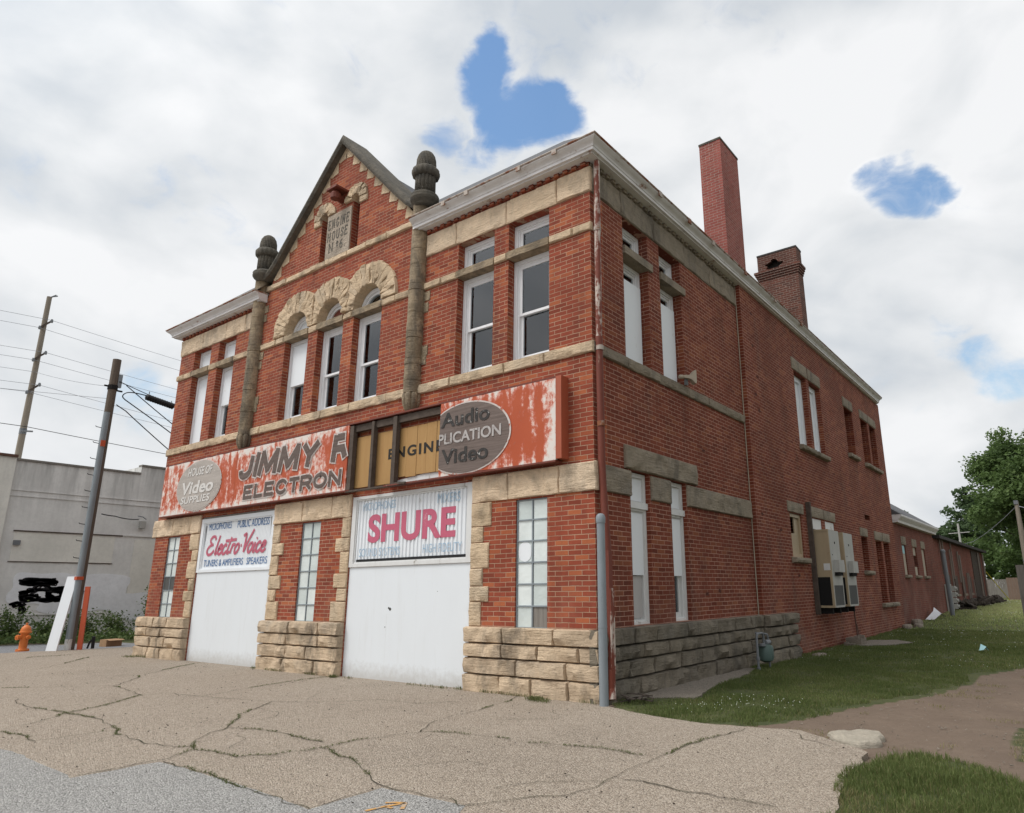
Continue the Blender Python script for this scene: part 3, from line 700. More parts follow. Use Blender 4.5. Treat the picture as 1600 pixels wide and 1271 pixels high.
# ---- arches: rock-faced voussoirs
def clip(poly, xc, keep_less):
    out = []
    for i in range(len(poly)):
        p, q = poly[i], poly[(i+1) % len(poly)]
        ip = (p[0] <= xc) == keep_less or abs(p[0]-xc) < 1e-9; iq = (q[0] <= xc) == keep_less or abs(q[0]-xc) < 1e-9
        if ip: out.append(p)
        if ip != iq:
            t = (xc-p[0])/(q[0]-p[0]); out.append((xc, p[1]+t*(q[1]-p[1])))
    return out
def arch(cx, cz, ri, ro, n, lo=None, hi=None, proud=.07, name='arch', z0=None):
    mb = MB()
    def stone(poly):
        if len(poly) < 3: return
        mb.cur = rng.random()
        cxm = sum(p[0] for p in poly)/len(poly); czm = sum(p[1] for p in poly)/len(poly)
        s = rng.uniform(0, 30)
        # subdivided front: rings shrinking to the middle with a rough face
        rings = []
        dense = []
        for i in range(len(poly)):
            p, q = poly[i], poly[(i+1) % len(poly)]
            L = math.hypot(p[0]-q[0], p[1]-q[1]); m = max(1, int(L/.09))
            dense += [(p[0]+(q[0]-p[0])*j/m, p[1]+(q[1]-p[1])*j/m) for j in range(m)]
        nn = len(dense); base = len(mb.v); vs = []
        for k, (sc_, dp) in enumerate(((.988, .25), (.978, -.62), (.93, -.92), (.55, -1.), (.2, -1.))):
            for (x, z) in dense:
                X, Z = cxm+(x-cxm)*sc_, czm+(z-czm)*sc_
                r = .04*noise.fractal(Vector((X*5+s, Z*5, s)), 1, 2.1, 3)+.02*noise.cell(Vector((X*7+s, Z*7, s))) if k > 1 else 0
                yy = .28 if k == 0 else dp*proud-r
                vs.append((X, yy, Z))
        fs = []
        for k in range(4):
            for i in range(nn): fs.append((k*nn+i, k*nn+(i+1) % nn, (k+1)*nn+(i+1) % nn, (k+1)*nn+i))
        fs.append(tuple(range(4*nn, 5*nn)))
        mb.add(vs, fs)
    for k in range(n):
        t0, t1 = math.pi*k/n, math.pi*(k+1)/n; tm = (t0+t1)/2
        roo = ro+rng.uniform(-.02, .02)
        poly = [(cx+ri*math.cos(t0), cz+ri*math.sin(t0)), (cx+roo*math.cos(t0), cz+roo*math.sin(t0)), (cx+roo*math.cos(tm), cz+roo*math.sin(tm)),
                (cx+roo*math.cos(t1), cz+roo*math.sin(t1)), (cx+ri*math.cos(t1), cz+ri*math.sin(t1)), (cx+ri*math.cos(tm), cz+ri*math.sin(tm))]
        if lo is not None: poly = clip(poly, lo, False)
        if hi is not None: poly = clip(poly, hi, True)
        stone(poly)
    return mb.build(name, M['stone'], H, True)
half = (ACX[1]-ACX[0])/2-.004
arch(ACX[0], ASZ, AR-.012, AO, 15, None, ACX[0]+half)
arch(ACX[1], ASZ, AR-.012, AO, 15, ACX[1]-half, ACX[1]+half)
arch(ACX[2], ASZ, AR-.012, AO, 15, ACX[2]-half, None)
for (a, b), zs in zip(SL, (10.72, 10.82)):
    arch((a+b)/2, zs, (b-a)/2-.006, .42, 7, None, None, .055)
    mb = MB()
    for s, e in ((a-.30, a+.0), (b-.0, b+.30)): 
        if (s+e)/2 < -7.95 or (s+e)/2 > -6.9: mb.cur = rng.random(); rock_block(mb, s, e, zs-.17, zs, FR, .05, .02)
    if mb.v: mb.build('arch_springer', M['stone'], H, True)
    mb = MB(); mb.box(a-.05, b+.05, .32, .36, 9.45, 11.3); mb.build('slit_backing', M['grey_timber'], H)
# gable string course + plaque
mb = MB(); course(mb, -10.42, -4.54, 9.34, 9.5, FR, (.6, 1.1), proud=.06, amp=.03); mb.build('string_course', M['stone'], H, True)
mb = MB(); mb.box(-7.885, -6.945, -.03, .05, 9.5, 10.69); pl = mb.build('name_plaque', M['plaque'], H)
# serif capitals cut into the plaque, drawn as strokes
SER = {'E': [[(0, 0), (0, 1)], [(0, 0), (.7, 0), (.7, .18)], [(0, 1), (.68, 1), (.68, .84)], [(0, .52), (.45, .52)], [(.45, .42), (.45, .62)], [(-.14, 0), (.1, 0)], [(-.14, 1), (.1, 1)]],
       'N': [[(0, 0), (0, 1)], [(0, 1), (.7, 0)], [(.7, 0), (.7, 1)], [(-.16, 0), (.16, 0)], [(-.18, 1), (.05, 1)], [(.54, 1), (.86, 1)]],
       'G': [[(.68, .8), (.55, .97), (.35, 1.02), (.1, .85), (0, .5), (.1, .15), (.35, -.02), (.6, .08), (.68, .4)], [(.5, .42), (.84, .42)], [(.68, .72), (.68, .98)]],
       'I': [[(.1, 0), (.1, 1)], [(-.08, 0), (.28, 0)], [(-.08, 1), (.28, 1)]],
       'H': [[(0, 0), (0, 1)], [(.7, 0), (.7, 1)], [(0, .52), (.7, .52)], [(-.15, 0), (.15, 0)], [(-.15, 1), (.15, 1)], [(.55, 0), (.85, 0)], [(.55, 1), (.85, 1)]],
       'O': [[(.38, 1.02), (.1, .85), (0, .5), (.1, .15), (.38, -.02), (.66, .15), (.76, .5), (.66, .85), (.38, 1.02)]],
       'U': [[(0, 1), (0, .3), (.12, .05), (.35, -.02), (.58, .05), (.7, .3), (.7, 1)], [(-.15, 1), (.15, 1)], [(.55, 1), (.85, 1)]],
       'S': [[(.6, .78), (.5, .96), (.3, 1.02), (.08, .9), (.05, .7), (.2, .57), (.45, .46), (.62, .3), (.58, .1), (.33, -.02), (.1, .06), (.02, .26)], [(.6, .72), (.6, 1)], [(.02, .02), (.02, .3)]],
       'o': [[(.2, 1.), (.02, .78), (.2, .55), (.38, .78), (.2, 1.)], [(0, .42), (.4, .42)]],
       '6': [[(.5, .95), (.25, .85), (.05, .5), (.05, .2), (.28, -.02), (.52, .14), (.52, .38), (.3, .55), (.08, .4)]],
       '.': [[(0, 0), (.08, .06)]]}
mb = MB()
def carve(txt, u0, u1, z0, h, adv):
    total = sum(adv[c] for c in txt); s = (u1-u0)/total; u = u0
    for c in txt:
        for kk, st in enumerate(SER[c]):
            mb.ribbon([(u+x*s*.78, z0+y*h) for x, y in st], .036 if len(st) > 2 or abs(st[0][0]-st[1][0]) < .3 else .026, FR, -.0335-kk*.0003)
        u += adv[c]*s
ADV = {'E': 1., 'N': 1.15, 'G': 1.1, 'I': .55, 'H': 1.15, 'O': 1.08, 'U': 1.1, 'S': .95, 'o': .62, '6': .8, '.': .3}
carve('ENGINE', -7.82, -6.96, 10.30, .24, ADV); carve('HOUSE', -7.82, -6.98, 9.97, .23, ADV); carve('No6.', -7.73, -7.05, 9.66, .23, ADV)
mb.build('lettering', M['stone_dark'], pl, recalc=False)
mb = MB()
mb.tube([(-7.36, -.02, 10.98), (-7.36, -.3, 11.0)], .09, 12); mb.lathe([(.05, -.16), (.12, -.14), (.13, -.02), (.05, .1)], (-7.36, -.22, 11.06), 12)
mb.box(-7.56, -7.16, -.36, .02, 11.14, 11.19)
mb.build('gable_corbel', M['pipe_red'], H)
# rake: toothed stones, coping
mb = MB(); mc = MB(); 
for (e, sgn) in ((GAB_R, 1), (GAB_L, -1)):
    ax, az = APEX[0], APEX[1]; ex, ez = e
    L = math.hypot(ex-ax, ez-az); dx, dz = (ex-ax)/L, (ez-az)/L
    nn = 9
    for k in range(nn):
        a = .02+k*(L-.05)/nn; b = a+(L-.05)/nn
        p0 = (ax+dx*a, az+dz*a); p1 = (ax+dx*b, az+dz*b); p2 = (p0[0], p1[1]) 
        mb.cur = rng.random()*.8
        tri = [p0, p1, (p1[0]-(p1[0]-p0[0])*.25, p1[1]-.06), (p0[0]-(p1[0]-p0[0])*.12, p1[1]-.0)] 
        mb.prism(tri if sgn > 0 else tri[::-1], FR, -.012, .03)
    # coping slab on top of the rake
    nx_, nz_ = (-dz*sgn, dx*sgn) if sgn > 0 else (dz*-sgn*-1, -dx*-1)
    if nz_ < 0: nx_, nz_ = -nx_, -nz_
    t = .17
    prof = [(-.16, 0.), (.55, 0.), (.55, t), (-.16, t), (-.2, t*.6), (-.2, t*.35)]
    ends = []
    segs = [0., L*.5, L*.8, L*.93, L*1.0, L*1.06]; lift = [0, 0, 0, .03, .10, .2]
    rings = []
    for s_, lf in zip(segs, lift):
        px, pz = ax+dx*s_, az+dz*s_+lf
        if s_ == 0: px, pz = ax, az
        rings.append([(px+nx_*h if s_ > 0 else ax, d_, pz+(nz_*h if s_ > 0 else h/nz_)) for d_, h in prof])
    n = len(prof); vs = [p for r in rings for p in r]
    fs = [(i*n+k, i*n+(k+1) % n, (i+1)*n+(k+1) % n, (i+1)*n+k) for i in range(len(rings)-1) for k in range(n)]
    fs.append(tuple(range(len(vs)-n, len(vs)))); fs.append(tuple(range(n)))
    mc.add(vs, fs)
mb.build('toothed_rake', M['stone'], H); mc.build('gable_coping', M['stone_dark'], H)

# ---- turrets
def turret(cx):
    cy = -.06
    mb = MB()
    K = .655
    def sc(p): return [(r*K, z) for r, z in p]
    prof = sc([(.02, 5.03), (.12, 5.06), (.22, 5.13), (.285, 5.24), (.31, 5.38), (.30, 5.44), (.285, 5.46)])
    mb.lathe(prof, (cx, cy, 0), 64, lambda t, i: 1-.16*(1-abs(math.sin(t*4)))**2)
    z = 5.46; prof = [(.285*K, z)]
    for h in (.26, .34, .13, .44, .14, .42, .5, .14, .44, .36, .4, .05):
        r = .272 if h > .2 else .284
        prof += [(q*K, w_) for q, w_ in ((r-.010, z+.001), (r-.010, z+.006), (r, z+.008), (r, z+h-.008), (r-.010, z+h-.006))]; z += h
        if z > 9.0: break
    prof += [(.27*K, 9.7)]
    mb.lathe(prof, (cx, cy, 0), 24)
    for k, zz in enumerate((5.75, 6.25, 6.9, 7.45, 8.2, 8.75)):       # bonding stones that tie the shaft to the wall
        s = 1 if k % 2 else -1
        mb.box(cx+.12, cx+.34, -.018, .02, zz, zz+.2) if s > 0 else mb.box(cx-.34, cx-.12, -.018, .02, zz, zz+.2)
        if k % 2 == 0: mb.box(cx+.12, cx+.3, -.015, .02, zz+.3, zz+.5)
    t = mb.build('turret', M['stone_turret'], H, True)
    cx += .08; FZ = .09
    mb = MB()
    mb.lathe(sc([(.29, 9.55), (.33, 9.60), (.43, 9.66), (.47, 9.70), (.475, 9.73), (.46, 9.76), (.475, 9.79), (.45, 9.82), (.38, 9.84), (.355, 9.86)]), (cx, cy, FZ), 28)
    mb.lathe(sc([(.345, 9.86), (.34, 10.22), (.345, 10.27)]), (cx, cy, FZ), 96, lambda t, i: 1-.12*(1-abs(math.sin(t*8)))**1.5*(1 if i else .3))
    mb.lathe(sc([(.36, 10.27), (.43, 10.30), (.455, 10.36), (.45, 10.43), (.40, 10.48), (.34, 10.49)]), (cx, cy, FZ), 80, lambda t, i: 1+.03*math.sin(t*16))
    dome = sc([(.335, 10.49), (.335, 10.60), (.325, 10.70), (.29, 10.80), (.22, 10.88), (.12, 10.93), (.02, 10.945)])
    vs = []; fs = []; n = 108
    for i, (r, z) in enumerate(dome):
        for k in range(n):
            th = 2*math.pi*k/n; ph = th*9+(z-10.49)*9
            rr = r*(1-.16*(1-abs(math.sin(ph)))**1.6)
            vs.append((cx+rr*math.cos(th), cy+rr*math.sin(th), z+FZ))
    for i in range(len(dome)-1):
        for k in range(n): fs.append((i*n+k, i*n+(k+1) % n, (i+1)*n+(k+1) % n, (i+1)*n+k))
    fs.append(tuple(range(len(vs)-n, len(vs)))); mb.add(vs, fs)
    f_ = mb.build('finial', M['stone_dark'], t)
    for p in f_.data.polygons: p.use_smooth = True
turret(-4.37); turret(-10.6)

# ---- cornice with box gutter
def sweep(mb, path, prof):
    n = len(prof); rings = []
    for i, p in enumerate(path):
        p = Vector(p); ns = []
        if i > 0: d_ = (p-Vector(path[i-1])).normalized(); ns.append(Vector((d_.y, -d_.x)))
        if i < len(path)-1: d_ = (Vector(path[i+1])-p).normalized(); ns.append(Vector((d_.y, -d_.x)))
        m = ns[0] if len(ns) == 1 else (ns[0]+ns[1])/(1+ns[0].dot(ns[1]))
        rings.append([(p.x+m.x*o, p.y+m.y*o, z) for o, z in prof])
    vs = [v for r in rings for v in r]
    fs = [(i*n+k, i*n+(k+1) % n, (i+1)*n+(k+1) % n, (i+1)*n+k) for i in range(len(rings)-1) for k in range(n)]
    fs += [tuple(range(n)), tuple(range(len(vs)-1, len(vs)-n-1, -1))]
    mb.add(vs, fs)
FASC = [(0.01, 9.05), (.20, 9.05), (.20, 9.075), (.25, 9.08), (.25, 9.135), (.262, 9.14), (.275, 9.17), (.30, 9.195), (.335, 9.22), (.37, 9.252), (.37, 9.262), (.01, 9.262)]
GUT = [(-.1, 9.264), (.372, 9.264), (.395, 9.285), (.392, 9.30), (-.1, 9.302)]
for nm, prof, m_ in (('cornice', FASC, 'corn_white'), ('gutter', GUT, 'gutter')):
    mb = MB(); sweep(mb, [(-4.40, 0), (0, 0), (0, 21.1)], prof); mb.build(nm, M[m_], H)
    mb = MB(); sweep(mb, [(-14.87, 21.3), (-14.87, 0), (-10.36, 0)], prof); mb.build(nm, M[m_], H)
mb = MB()
for y in (1.9, 3.2, 4.4, 6.3, 8.4, 10.6): mb.box(.37, .398, y, y+.12, 9.19, 9.302)
for x in (-3.4, -2.75, -1.4, -.55): mb.box(x, x+.1, -.398, -.37, 9.2, 9.302)
mb.build('gutter_strap', M['gutter'], H)

# ---- roofs
mb = MB()
e, b_ = .33, 2.5
x0, x1, y0, y1, z0, z1 = XL-e, XR+e, -e, 21.4, 9.303, 11.70
V_ = [(x0, y0, z0), (x1, y0, z0), (x1, y1, z0), (x0, y1, z0), (x0+b_, y0+b_, z1), (x1-b_, y0+b_, z1), (x1-b_, y1-b_, z1), (x0+b_, y1-b_, z1)]
yk = .45; zk = z0+(z1-z0)*(yk-y0)/b_
V_ += [(-10.36, y0, z0), (-4.3, y0, z0), (-10.36, yk, zk), (-4.3, yk, zk)]
mb.add(V_, [(0, 8, 10, 11, 9, 1, 5, 4), (1, 2, 6, 5), (2, 3, 7, 6), (3, 0, 4, 7), (4, 5, 6, 7)])
gz = 12.55
mb.add([(-10.1, .41, 9.6), (-4.66, .41, 9.6), (-7.36, .41, gz-.12), (-10.1, 5.5, 9.6), (-4.66, 5.5, 9.6), (-7.36, 5.5, gz-.12)], [(0, 1, 2), (3, 5, 4), (1, 4, 5, 2), (0, 2, 5, 3)])
mb.build('roof', M['roof'], H)
# ---- chimneys
mb = MB(); mb.box(-1.0, -.36, 7.15, 8.4, 9.0, 13.92); c1 = mb.build('chimney', M['brick_pink'], H)
mb = MB(); mb.box(-1.015, -.345, 7.135, 8.415, 13.92, 13.98); mb.build('chimney_cap', M['stone_dark'], c1)
# broken chimney: ragged hole in its front face
mb = MB(); cx0, cx1, cy0, cy1 = -1.78, -.36, 13.45, 14.0
hole = [(-1.20+.3*math.cos(t)*(1+.28*math.sin(5*t+1)), 12.80+.19*math.sin(t)*(1+.3*math.cos(4*t))) for t in [2*math.pi*k/18 for k in range(18)]]
c2 = fill('chimney', rect(cx0, cx1, 9.0, 13.25), [hole], FR, cy0, cy0+.12, M['brick_dark'], H)
mb = MB(); mb.box(cx0, cx0+.12, cy0+.12, cy1, 9.0, 13.25); mb.box(cx1-.12, cx1, cy0+.12, cy1, 9.0, 13.25); mb.box(cx0+.12, cx1-.12, cy1-.1, cy1, 9., 13.25)
mb.build('chimney_shaft', M['brick_dark'], c2)
mb = MB(); mb.box(cx0-.012, cx1+.012, cy0-.012, cy1+.012, 13.25, 13.31); mb.box(cx0+.1, cx1-.1, cy0+.3, cy0+.42, 12.2, 13.24); mb.build('chimney_cap', M['roof_dark'], c2)
mb = MB()
for k, o in enumerate((.03, .06, .09, .12)):
    z = 12.3+k*.08
    for (a, b, c, d_) in ((cx0-o, cx1+o, cy0-o, cy0), (cx0-o, cx0, cy0, cy1), (cx1, cx1+o, cy0, cy1)): mb.box(a, b, c, d_, z, z+.079)
mb.build('chimney_corbel', M['brick_dark'], c2)

# ---- windows
def wbox(mb, fn, u0, u1, z0, z1, d0, d1):
    ps = [fn(u, z, d_) for d_ in (d0, d1) for z in (z0, z1) for u in (u0, u1)]
    mb.add(ps, [(0, 1, 3, 2), (4, 6, 7, 5), (0, 4, 5, 1), (2, 3, 7, 6), (0, 2, 6, 4), (1, 5, 7, 3)])
def frame_rect(mb, fn, u0, u1, z0, z1, w, d0, d1, wb=None, wt=None):
    wb = w if wb is None else wb; wt = w if wt is None else wt
    wbox(mb, fn, u0, u0+w, z0, z1, d0, d1); wbox(mb, fn, u1-w, u1, z0, z1, d0, d1)
    wbox(mb, fn, u0+w, u1-w, z0, z0+wb, d0+.002, d1-.002); wbox(mb, fn, u0+w, u1-w, z1-wt, z1, d0+.002, d1-.002)
def sash_window(fn, u0, u1, z0, z1, dep, kind='glass', rail=.46, mat='frame_white', label=None, blind=(.22, 1.), bz=(0, 1)):
    mb = MB(); frame_rect(mb, fn, u0+.004, u1-.004, z0+.003, z1-.004, .075, dep, dep+.16, .05, .075)
    frame_rect(mb, fn, u0+.079, u1-.079, z0+.053, z1-.079, .03, dep+.035, dep+.15, .03, .03)
    w_ = mb.build('window', M[mat], H)
    if label: w_['label'] = label
    a, b, c, d_ = u0+.109, u1-.109, z0+.083, z1-.109
    if kind == 'board':
        mb = MB(); wbox(mb, fn, a, b, c, d_, dep+.03, dep+.06); mb.build('board', M['white'], w_); return w_
    zm = c+(d_-c)*rail
    if kind == 'single':
        mb = MB(); frame_rect(mb, fn, a, b, c, d_, .055, dep+.055, dep+.1); mb.build('sash', M[mat], w_)
        mb = MB(); wbox(mb, fn, a+.05, b-.05, c+.05, d_-.05, dep+.075, dep+.08); mb.build('pane', M['glass'], w_)
    else:
        mb = MB(); frame_rect(mb, fn, a, b, zm-.02, d_, .06, dep+.045, dep+.085, .05, .06); mb.build('sash', M[mat], w_)
        mb = MB(); frame_rect(mb, fn, a, b, c, zm+.03, .06, dep+.09, dep+.13, .075, .05); mb.build('sash', M[mat], w_)
        up = MB(); lo = MB()
        wbox(up, fn, a+.055, b-.055, zm+.02, d_-.055, dep+.062, dep+.067); wbox(lo, fn, a+.055, b-.055, c+.07, zm-.01, dep+.107, dep+.112)
        if kind in ('upboard', 'bothboard'):
            up = MB(); wbox(up, fn, a+.004, b-.004, zm-.02, d_-.004, dep+.02, dep+.044); up.build('board', M['white'], w_)
        else: up.build('pane', M['glass'], w_)
        if kind == 'bothboard':
            lo = MB(); wbox(lo, fn, a+.03, b-.03, c+.03, zm-.03, dep+.06, dep+.088); lo.build('board', M['board_grey'], w_)
        else: lo.build('pane', M['glass'], w_)
    if blind:
        mb = MB(); du = b-a; dz = d_-c
        wbox(mb, fn, a+du*blind[0], a+du*blind[1], c+dz*bz[0], c+dz*bz[1], dep+.17, dep+.18); mb.build('blind', M['blind'], w_)
    return w_
# right wing, first floor: glazed
for (a, b), bl in zip(FW[:2], ((.30, 1.05), (.26, 1.05))):
    sash_window(FR, a, b, 5.637, 7.70, .17, 'glass', .47, blind=bl)
    sash_window(FR, a, b, 7.846, 8.455, .17, 'single', blind=(.35, 1.05))
sash_window(FR, *FW[2], 5.637, 7.70, .17, 'board', label='tall window closed with a white board')
sash_window(FR, *FW[2], 7.846, 8.455, .17, 'board')
sash_window(FR, *FW[3], 5.637, 7.70, .17, 'upboard', .48, label='window with a white board over its upper half')
sash_window(FR, *FW[3], 7.846, 8.455, .17, 'board')
# three arched windows
for k, (cx, kd) in enumerate(zip(ACX, ('upboard', 'glass', 'glass'))):
    sash_window(FR, cx-AR, cx+AR, 5.637, 7.70, .17, kd, .45, blind=(.25, 1.05) if k else (.4, 1.05))
    mb = MB(); n = 18; P0 = []; dep = .17
    for (ra, rb, d0, d1) in ((AR-.012, AR-.095, dep, dep+.16), (AR-.095, AR-.15, dep+.04, dep+.12)):
        for i in range(n):
            t0, t1 = math.pi*i/n, math.pi*(i+1)/n
            q = [(cx+r*math.cos(t), ASZ-.02+r*math.sin(t)) for r, t in ((ra, t0), (ra, t1), (rb, t1), (rb, t0))]
            mb.prism(q, FR, d0, d1)
        wbox(mb, FR, cx-ra, cx+ra, ASZ-.022, ASZ+.045, d0+.003, d1-.003)
    w_ = mb.build('fanlight', M['frame_white'], H)
    mb = MB(); q = [(cx+(AR-.14)*math.cos(math.pi*i/n), ASZ-.01+(AR-.14)*math.sin(math.pi*i/n)) for i in range(n+1)]
    mb.prism(q, FR, dep+.07, dep+.08)
    if k == 0: 
        mb.build('board', M['white'], w_)
        mb = MB()
        for st in ([(-.06, .08), (.08, .1), (.2, .16)], [(.0, .2), (.1, .13), (.2, .25)], [(.12, .02), (.14, .24)], [(.05, .25), (.2, .27)]):
            mb.ribbon([(cx+.05+x, ASZ+z+.02) for x, z in st], .035, FR, dep+.066)
        mb.build('black_mark', M['scribble'], w_)
    elif k == 1: mb.build('board', M['pipe_red'], w_)
    else: mb.build('pane', M['glass'], w_)
# side windows, first floor: white boards under small fanlights
for a, b in SW:
    w_ = sash_window(SD, a, b, 5.637, 7.70, .2, 'single', blind=None)
    mb = MB(); wbox(mb, SD, a+.06, b-.06, 5.66, 7.33, .16, .19); mb.build('board', M['white'], w_)
    sash_window(SD, a, b, 7.862, 8.455, .2, 'single', blind=None)
# side windows, ground floor
for k, (a, b) in enumerate(SG):
    w_ = sash_window(SD, a, b, 1.02, 3.0, .09, 'bothboard' if k == 0 else 'upboard', .42, mat='white_old', blind=None if k == 0 else (-.1, .4))
    w2 = sash_window(SD, a, b, 3.02, 3.59, .09, 'board', mat='white_old')
    mb = MB(); wbox(mb, SD, a+.0, b-.0, 2.96, 3.07, .05, .12); mb.build('rail', M['white_old'], w2)
# back section windows: bricked up, boarded or empty
for k, (a, b, c, d_) in enumerate(RWU):
    mb = MB()
    if k < 2:
        frame_rect(mb, SD, a, b, c+.003, d_-.003, .16, .03, .14); w_ = mb.build('window', M['white'], H)
        mb = MB(); wbox(mb, SD, a+.16, b-.16, c+.16, d_-.16, .09, .11); mb.build('board', M['white'], w_)
    else:
        wbox(mb, SD, a-.02, b+.02, c-.02, d_+.02, .28, .33); mb.build('window_infill', M['brick_side'], H)
for k, (a, b, c, d_) in enumerate(RWG):
    mb = MB()
    if k == 0:
        frame_rect(mb, SD, a, b, c+.003, d_-.003, .09, -.08, .1); w_ = mb.build('window', M['ac_tan'], H)
        mb = MB(); wbox(mb, SD, a+.09, b-.09, c+.09, c+.62, -.03, .0); wbox(mb, SD, b-.4, b-.09, c+.62, d_-.09, -.03, .0); mb.build('board', M['ac_tan'], w_)
        mb = MB(); wbox(mb, SD, a-.02, b+.02, c, d_, .3, .33); mb.build('backing', M['dark'], w_)
    elif k < 3:
        wbox(mb, SD, a+.003, b-.003, 3.2, 3.497, -.1, -.06); w_ = mb.build('window_board', M['white_old'], H)
        mb = MB(); wbox(mb, SD, a-.01, b+.01, c, 3.2, .05, .1); mb.build('backing', M['old_timber'], w_)
    else:
        wbox(mb, SD, a-.02, b+.02, c-.02, d_+.02, .24, .3); mb.build('window_infill', M['brick_side'], H)
mb = MB(); wbox(mb, SD, VENT[0]-.1, VENT[1]+.1, VENT[2]-.05, VENT[3]+.05, .2, .25); mb.build('vent', M['dark'], H)
mb = MB()
for y, z in ((7.2, 8.5), (7.15, 7.6), (7.3, 6.8), (7.1, 6.3), (7.25, 5.9), (13.5, 5.1), (6.9, 3.3), (4.1, 4.4), (4.5, 1.55), (3.9, 1.5), (8.1, 3.0), (14.2, 1.3), (9.2, 1.9)):
    x = .1222 if y > 6.5 else .0022
    mb.add([(x, y+math.cos(t)*.085*(1+.5*math.sin(3*t+y)*math.cos(5*t)), z+math.sin(t)*.04*(1+.4*math.cos(4*t+y))) for t in [2*math.pi*k/15 for k in range(15)]], [tuple(range(15))])
mb.build('brick_chip', M['chip'], H)
mb = MB(); mb.tube([(.02, 6.47, 9.0), (.02, 6.47, 1.0)], .012, 6); mb.build('conduit', M['horn'], H)
mb = MB(); mb.beam((.16, 10.32, .9), (.16, 10.3, 3.9), .1, .16); mb.build('timber_batten', M['old_timber'], H)

# glass block lights
for k, (a, b) in enumerate(GW):
    mb = MB(); bars = MB(); nz_ = 6; z0, z1 = 1.0, 3.1
    frame_rect(bars, FR, a+.002, b-.002, z0+.002, z1-.002, .022, .03, .075)
    wbox(bars, FR, (a+b)/2-.012, (a+b)/2+.012, z0, z1, .034, .072)
    hz = (z1-z0)/nz_
    for j in range(1, nz_): wbox(bars, FR, a, b, z0+j*hz-.012, z0+j*hz+.012, .032, .074)
    fr = bars.build('window', M['steel'], H)
    for j in range(nz_):
        for i in range(2):
            mb.cur = rng.uniform(.15, .9)
            u0 = a+.02+i*(b-a)/2; u1 = a+(i+1)*(b-a)/2-.01
            if k == 0 and j == 2: 
                v = MB(); wbox(v, FR, u0, u1, z0+j*hz+.01, z0+(j+1)*hz-.01, .045, .07); v.build('vent_louvre', M['grille'], fr)
                if i == 1: mb.build('pane', M['glass_block'], fr); mb = MB()
                continue
            if k == 2 and j == 0 and i == 1:
                v = MB(); wbox(v, FR, u0, u1, z0+.01, z0+hz-.01, .05, .07); v.build('board', M['grey_timber'], fr); continue
            wbox(mb, FR, u0, u1, z0+j*hz+.01, z0+(j+1)*hz-.01, .05, .12)
    mb.build('pane', M['glass_block'], fr)
    if k == 2:
        v = MB(); v.prism([(a+.175+.155*math.cos(t)*(1-.12*abs(math.cos(2*t))), z0+3.5*hz+.165*math.sin(t)) for t in [2*math.pi*q/20 for q in range(20)]], FR, .043, .049); v.build('patch', M['white'], fr)

